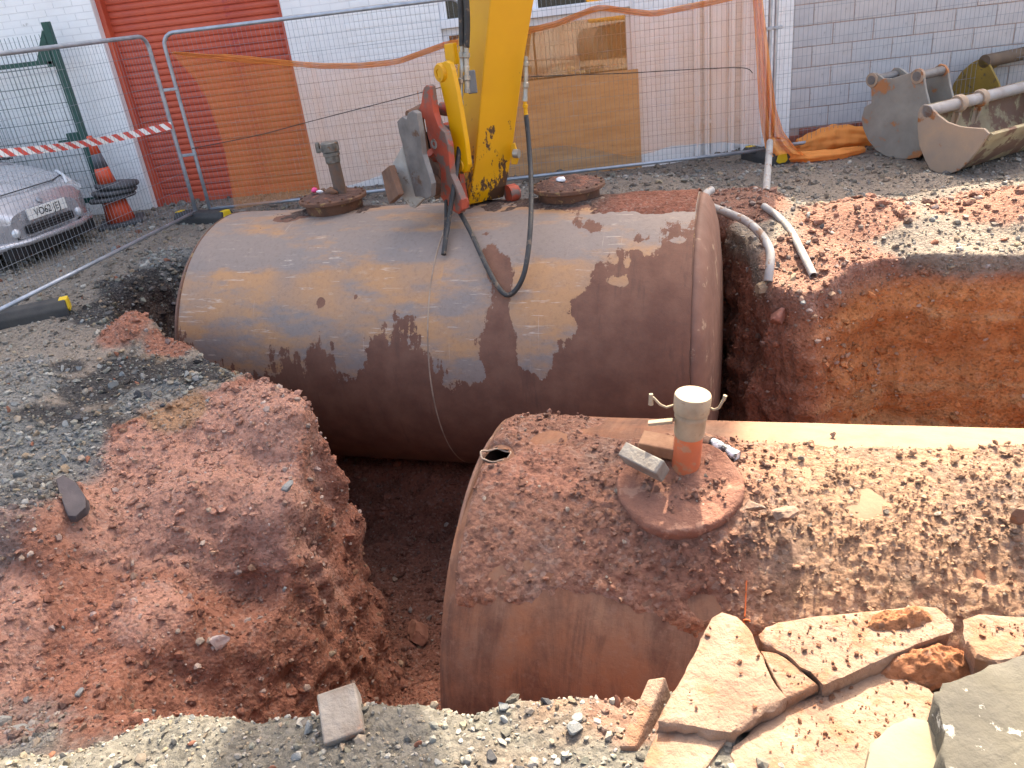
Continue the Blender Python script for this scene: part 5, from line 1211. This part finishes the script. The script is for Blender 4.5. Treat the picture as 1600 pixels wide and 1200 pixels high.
b = MB(); b.tube([pp[0], pp[1]], .034, 14); o = obj('duct_post', b, DUCT, None, auto=.8); tag(o, 'leaning pale pipe standing up in front of the fence foot', 'pipe', 'grey ducts at the pit edge')

# ------------------------------------------------------------------ broken concrete and bricks
CONC = mat('broken_concrete', (.285, .190, .135), (.19, .112, .078), 6, .92, 0, 1.0, 38, .014, c3=(.23, .12, .072), f3=.54, s3=7)
CONG = mat('grey_concrete', (.095, .087, .068), (.065, .06, .05), 5, .9, 0, .7, 40, .008, c3=(.38, .37, .33), f3=.60, s3=18)
SAND = mat('pale_sandstone', (.25, .21, .145), (.19, .16, .11), 3, .85, 0, .4, 30, .006, c3=(.25, .22, .16), f3=.63, s3=9)
def slab(name, label, pts, z, th, m, tilt=(0, 0), seed=0, cat='slab', grp='broken concrete slabs at the pit edge', div=.022, rough=.006):
    """irregular flat lump: traced top outline, chipped edges, real thickness"""
    P_ = [at_z(x, y, z) for x, y in pts]; c0 = np.mean(P_, axis=0); N = np.array([tilt[0], tilt[1], 1.0]); P_ = [at_pl(x, y, c0, N) for x, y in pts]
    ed = []
    for i_ in range(len(P_)):
        a_, c_ = P_[i_], P_[(i_ + 1) % len(P_)]; k_ = max(1, int(np.linalg.norm(c_ - a_) / div))
        for f in range(k_): ed.append(a_ + (c_ - a_) * f / k_)
    ed = np.array(ed); cen_ = ed.mean(0); Nn = N / np.linalg.norm(N); jit = fbm(ed, 18, 3, seed)[:, None]
    def ringp(s_, dz, j): return cen_ + (ed - cen_) * (s_ + j * jit * .30) + Nn * dz
    rings = [ringp(.0, 0, 0), ringp(.25, .0, 0), ringp(.5, .0, 0), ringp(.75, .0, 0), ringp(.92, .0, .2), ringp(.985, -.003, .25), ringp(1.0, -.012, .3), ringp(1.0, -th * .45, .45), ringp(.99, -th * .8, .5), ringp(.95, -th, .4), ringp(.5, -th, 0), ringp(0, -th, 0)]
    V_ = np.vstack(rings); V_ = V_ + (rough * fbm(V_, 9, 4, seed + 5) + rough * .6 * fbm(V_, 30, 3, seed + 7))[:, None] * Nn
    side_ = np.zeros(len(V_), bool); side_[len(ed) * 6:len(ed) * 10] = True
    V_[side_] += .016 * np.column_stack([fbm(V_[side_], 22, 3, seed + q_) for q_ in range(3)])
    o = np_obj(name, V_, grid_faces(len(rings), len(ed), True), m, None, True); fix_normals(o.data)
    b_ = bmesh.new(); b_.from_mesh(o.data)
    for e__ in b_.edges:
        if len(e__.link_faces) == 2: e__.smooth = e__.calc_face_angle(0) < .6
    b_.to_mesh(o.data); b_.free()
    if label: tag(o, label, cat, grp)
    return o
slab('concrete_slab', 'triangular broken concrete slab with its tip pointing to the tank', [(1112, 962), (1128, 957), (1152, 963), (1176, 990), (1192, 1022), (1214, 1070), (1226, 1090), (1142, 1142), (1028, 1126), (1034, 1108), (1068, 1050), (1096, 995)], .22, .065, CONC, (.0, -.10), 1)
slab('concrete_slab', 'long broken concrete slab half covered by red soil', [(1178, 990), (1190, 978), (1214, 970), (1318, 958), (1438, 945), (1462, 949), (1490, 965), (1497, 985), (1440, 1005), (1370, 1032), (1285, 1072), (1262, 1052), (1238, 1030)], .22, .085, CONC, (0, -.08), 2)
slab('concrete_slab', 'small wedge of concrete between the triangular and long slabs', [(1188, 1017), (1214, 1020), (1240, 1037), (1276, 1068), (1226, 1092), (1210, 1060)], .20, .06, CONC, (0, -.05), 3)
slab('concrete_slab', 'broad dusty concrete slab at the bottom edge of the picture', [(1150, 1165), (1180, 1135), (1240, 1098), (1330, 1058), (1400, 1040), (1462, 1085), (1470, 1150), (1480, 1250), (1120, 1250)], .155, .09, CONC, (0, 0), 4)
slab('concrete_slab', 'smaller slab piece below the triangular slab', [(1028, 1142), (1080, 1132), (1132, 1136), (1136, 1155), (1112, 1185), (1080, 1230), (990, 1230), (1010, 1175)], .165, .06, CONC, (0, 0), 5)
slab('concrete_slab', 'dusty slab lump at the right edge beyond the long slab', [(1502, 968), (1530, 960), (1600, 962), (1680, 970), (1680, 1010), (1560, 1010), (1510, 1005)], .21, .09, CONC, (0, -.05), 6)
slab('rounded_rock', 'rounded sandy rock against the grey slab', [(1512, 1003), (1545, 997), (1585, 1000), (1600, 1012), (1590, 1030), (1555, 1034), (1525, 1024)], .24, .09, CONC, (0, -.15), 7, 'rock', 'loose rocks by the slabs', .015, .014)
slab('grey_slab', 'thick dark grey concrete block in the bottom right corner', [(1464, 1082), (1480, 1068), (1600, 1018), (1720, 1060), (1760, 1300), (1490, 1300), (1478, 1180)], .34, .24, CONG, (.03, -.12), 8, 'slab', 'broken concrete slabs at the pit edge', .02, .007)
slab('sandstone_lump', 'smooth pale sandstone lump beside the grey block', [(1350, 1215), (1362, 1160), (1385, 1138), (1420, 1120), (1448, 1124), (1466, 1150), (1478, 1230), (1400, 1300), (1350, 1280)], .25, .12, SAND, (-.1, -.12), 9, 'rock', 'loose rocks by the slabs', .02, .008)
# flat slab leaning on edge
lp = [at_z(1012, 1060, .22), at_z(1040, 1056, .22), at_z(992, 1166, .17), at_z(966, 1166, .17)]
b = MB(); ex_ = np.array([.02, -.01, -.10]); b.prism(lp, ex_); o = obj('kerb_fragment', b, CONC, None, bevel=.007, seg=2); tag(o, 'narrow strip of concrete propped up beside the triangular slab', 'slab', 'broken concrete slabs at the pit edge')
# crumbs of soil lying on the slabs
def crumbs_on(pts, z, tilt, n_, seed):
    P_ = [at_z(x, y, z) for x, y in pts]; c0 = np.mean(P_, axis=0); N = np.array([tilt[0], tilt[1], 1.0]); Q = np.array([at_pl(x, y, c0, N) for x, y in pts]); r = np.random.default_rng(seed)
    X = r.uniform(Q[:, 0].min(), Q[:, 0].max(), n_ * 3); Y_ = r.uniform(Q[:, 1].min(), Q[:, 1].max(), n_ * 3); ok = poly_sdf(X, Y_, Q[:, :2]) > .012
    X, Y_ = X[ok][:n_], Y_[ok][:n_]; Z = c0[2] - ((X - c0[0]) * N[0] + (Y_ - c0[1]) * N[1]); return np.column_stack([X, Y_, Z + .003])
cp_ = [crumbs_on([(1178, 990), (1214, 970), (1438, 945), (1490, 965), (1497, 985), (1370, 1032), (1285, 1072)], .22, (0, -.08), 260, 1), crumbs_on([(1240, 1098), (1330, 1058), (1400, 1040), (1462, 1085), (1470, 1190), (1180, 1190)], .155, (0, 0), 240, 2), crumbs_on([(1112, 962), (1152, 963), (1192, 1022), (1226, 1090), (1142, 1142), (1028, 1126)], .22, (0, -.10), 40, 3), crumbs_on([(1510, 968), (1680, 970), (1680, 1005), (1515, 1000)], .21, (0, -.05), 120, 4), crumbs_on([(1188, 1017), (1240, 1037), (1276, 1068), (1226, 1092)], .20, (0, -.05), 30, 6)]
cp_ = np.vstack(cp_); r = np.random.default_rng(9); S = np.clip(np.exp(r.normal(0, .8, len(cp_))), .2, 6) * .0022
o = scatter_mesh('soil_specks', cp_, S, np.array([[.26, .12, .07]]) * r.uniform(.7, 1.3, (len(cp_), 1)), SOIL, 19); tag(o, 'red soil specks scattered over the broken slabs', 'soil', None, 'stuff')
# red soil heaped between the slabs
def heap(name, label, c, rx, ry, h, seed, col):
    nr_, na_ = 30, 80; v = []
    for a_ in range(nr_):
        for k_ in range(na_):
            t_ = 2 * math.pi * k_ / na_; f = a_ / (nr_ - 1); v.append((f * math.cos(t_) * rx, f * math.sin(t_) * ry, f))
    v = np.array(v); f = v[:, 2].copy(); v[:, 2] = 0; z = h * (1 - f ** 2) + .022 * fbm(v, 16, 5, seed, .6) - .03 * f ** 4 + .012 * (1 - np.abs(fbm(v, 40, 3, seed)) * 2)
    v[:, 2] = z; o = np_obj(name, v + np.asarray(c), grid_faces(nr_, na_, True), SOIL, None, True, np.asarray(col)[None] * (1 + .25 * fbm(v, 25, 3, seed + 1))[:, None]); tag(o, label, 'soil', None, 'stuff'); return o
heap('soil_heap', 'crumbly orange-red soil heaped between slabs and grey block', at_z(1450, 1040, .15), .17, .07, .055, 3, (.36, .15, .075))
heap('soil_heap', 'red soil lying on top of the long slab', at_z(1400, 972, .215), .13, .045, .035, 5, (.36, .155, .075))
# bricks
BRK = mat('dusty_brick', (.25, .16, .115), (.15, .10, .075), 14, .92, 0, .6, 50, .005, c3=(.36, .33, .29), f3=.58, s3=10)
BRKG = mat('grey_brick', (.24, .22, .195), (.165, .135, .112), 9, .92, 0, .8, 45, .008, c3=(.27, .15, .10), f3=.60, s3=8)
def brick(label, c, dims, rot, m=BRK, grp='loose bricks'):
    b = MB(); b.box((0, 0, 0), dims); o = obj('loose_brick', b, m, None, bevel=.006, seg=2); o.location = [float(q_) for q_ in c]; o.rotation_euler = rot; tag(o, label, 'brick', grp); return o
brick('brick leaning on the manhole lid in front of the orange pipe', at_z(1006, 722, .225), (.19, .065, .095), (R_(35), R_(8), R_(-47)), BRKG)
brick('brick lying behind the leaning one against the orange pipe', at_z(1032, 696, .215), (.17, .09, .06), (R_(10), R_(4), R_(-28)), mat('buff_brick', (.29, .165, .10), (.21, .11, .07), 14, .92, 0, .6, 50, .005))
fb = at_z(533, 1112, .2); fb = at_z(533, 1112, gz(fb[0], fb[1]) + .045); brick('pale half brick standing in the foreground gravel', (fb[0], fb[1], gz(fb[0], fb[1]) + .018), (.115, .15, .085), (R_(20), R_(-4), R_(12)), BRKG)
for k_, (x, y, z, s_, lab) in enumerate(((1176, 790, .12, .055, 'angular stone beside the manhole lid'), (1228, 800, .10, .062, 'larger lit stone right of the manhole lid'), (1302, 680, .10, .022, 'small lone stone on the crown of the near tank'), (1590, 810, .08, .06, 'brown lump at the right edge on the near tank'), (655, 985, -1.55, .14, 'big red boulder on the pit floor beside the near tank'), (565, 1020, -1.7, .07, 'flat clay lump at the foot of the left bank'), (1215, 500, -.55, .10, 'pink clay boulder wedged between tank and bank'), (1193, 455, -.28, .09, 'grey stone below the kinked duct'))):
    v = rock_shape(ICO3, 700 + k_, 16); v += .10 * np.column_stack([fbm(v, 3, 3, k_ + q_) for q_ in range(3)])
    o = np_obj('loose_rock', v * s_ * np.array([1.15, .95, .8]), ICO3F, (BRK, BRK, BRK, BRN, st_mats[3], st_mats[3], mat('pink_clay', (.32, .15, .11), (.26, .11, .08), 6, .95, 0, .6), st_mats[1])[k_], None, False)
    p = at_z(x, y, z) if k_ not in (6, 7) else at_y(x, y, 5.75 if k_ == 6 else 5.62)
    if k_ >= 4: p = hitpx(x, y) + np.array([0, -s_ * .3, s_ * .25])
    o.location = p.tolist(); o.rotation_euler = (.3 * k_, .2, k_ * 1.1); tag(o, lab, 'rock', 'loose rocks')
slab('slate_piece', 'dark flat piece of slate bedded in the left bank', [(87, 748), (98, 742), (118, 752), (133, 775), (134, 792), (118, 806), (106, 804), (95, 780)], hitpx(110, 775)[2] + .035, .06, mat('slate_dark', (.075, .062, .066), (.055, .048, .052), 6, .8, 0, .4), (.15, -.25), 31, 'stone', 'flat stones in the left bank', .03, .006)
v = rock_shape(ICO3, 921, 14); v += .14 * np.column_stack([fbm(v, 2.5, 4, 40 + q_) for q_ in range(3)]); pz = hitpx(349, 1000) + np.array([0, -.03, .02])
o = np_obj('limestone_lump', v * np.array([.07, .06, .085]), ICO3F, mat('limestone', (.66, .56, .50), (.50, .38, .32), 7, .9, 0, .5), None, False); o.location = pz.tolist(); tag(o, 'whitish lump of limestone low on the left bank', 'stone')
for pts_, lab_ in (([(300, 232, .02), (400, 212, .03), (480, 191, .03), (600, 160, .03), (690, 136, .02)], 'thin dark cable strung across the fence before the shutter'), ([(800, 121, .02), (900, 117, .03), (985, 114, .03), (1090, 108, .03), (1160, 106, .03), (1176, 114, .02)], 'thin dark cable strung across the fence before the boarded window')):
    b = MB(); b.tube(spline([fp(x, y, .07 + d_) for x, y, d_ in pts_]), .005, 6); b2 = obj('fence_cable', b, HOSE, None, True); tag(b2, lab_, 'cable', 'cables on the fence')
# taped pipe stub and hanging wire on the near tank
b = MB(); s0 = at_z(1112, 692, .17); s1 = at_z(1152, 714, .15); b.tube([s0, s0 * .7 + s1 * .3, s1], [.024, .027, .026], 14); 
n = NT('taped_stub'); w_ = n.n('ShaderNodeTexNoise'); c = n.ramp(n.noise(28, 4, .6), [(.45, (.02, .02, .025)), (.55, (.55, .57, .62))]); TP = n.set(c, .35)
o = obj('pipe_stub', b, TP, None, auto=.8); tag(o, 'short pipe stub wrapped in black and silver tape behind the lid', 'pipe')
b = MB(); b.tube([s0 + (s0 - s1) * .55 + [0, 0, -.01], s0 + [0, 0, 0]], [.034, .03], 12); o = obj('elbow_pipe', b, CONC, None, auto=.7); tag(o, 'soil-covered pipe piece leading to the taped stub', 'pipe')
wpts = [on_t2(1.19, 66, .02), on_t2(1.215, 62, .012), on_t2(1.225, 57, .008), on_t2(1.215, 52, .008), on_t2(1.212, 47, .008), on_t2(1.21, 44.5, .012)]
b = MB(); b.tube(spline(wpts), .003, 6); lp = on_t2(1.217, 43.6, .012); a_ = np.linspace(0, 2 * math.pi, 14, endpoint=False); ax_, nn_ = tank_axes(T2Y)
b.tube([lp + ax_ * .012 * math.cos(t_) + np.array([0, 0, .009]) * math.sin(t_) for t_ in a_], .003, 6, closed=True)
o = obj('hanging_wire', b, mat('orange_wire', (.55, .12, .03), None, 9, .6, 0, 0), None, True); tag(o, 'thin orange wire with a loop hanging down the near tank', 'wire')
# litter on the rear manhole
def lump(name, label, c, s_, m, cat, seed):
    v = rock_shape(ICO2, seed, 3) + .12 * np.column_stack([fbm(ICO2, 2.5, 3, seed + q_) for q_ in range(3)]); o = np_obj(name, v * np.asarray(s_) + np.asarray(c), ICO2F, m, None, True); tag(o, label, cat); return o
ax1, nn1 = tank_axes(T1Y); mtop = T1C + ax1 * 1.44 + np.array([0, 0, T1R + .17]) + nn1 * .1
lump('plastic_scrap', 'crumpled bright pink scrap on the left rear manhole', at_y(491, 297, 7.0), (.035, .03, .03), mat('pink_plastic', (.75, .06, .22), (.60, .05, .16), 9, .5, 0, .3), 'litter', 61)
lump('plastic_scrap', 'white scrap next to the pink one on the left rear manhole', at_y(499, 300, 6.98), (.04, .025, .02), PVC, 'litter', 62)
lump('clay_lump', 'brown clay lump at the foot of the rear fill pipe', at_y(518, 299, 6.9), (.07, .05, .04), BRN, 'clod', 63)
lump('white_stone', 'white stone on the right rear manhole cover', at_y(876, 281, 6.3), (.04, .03, .022), PVC, 'stone', 64)
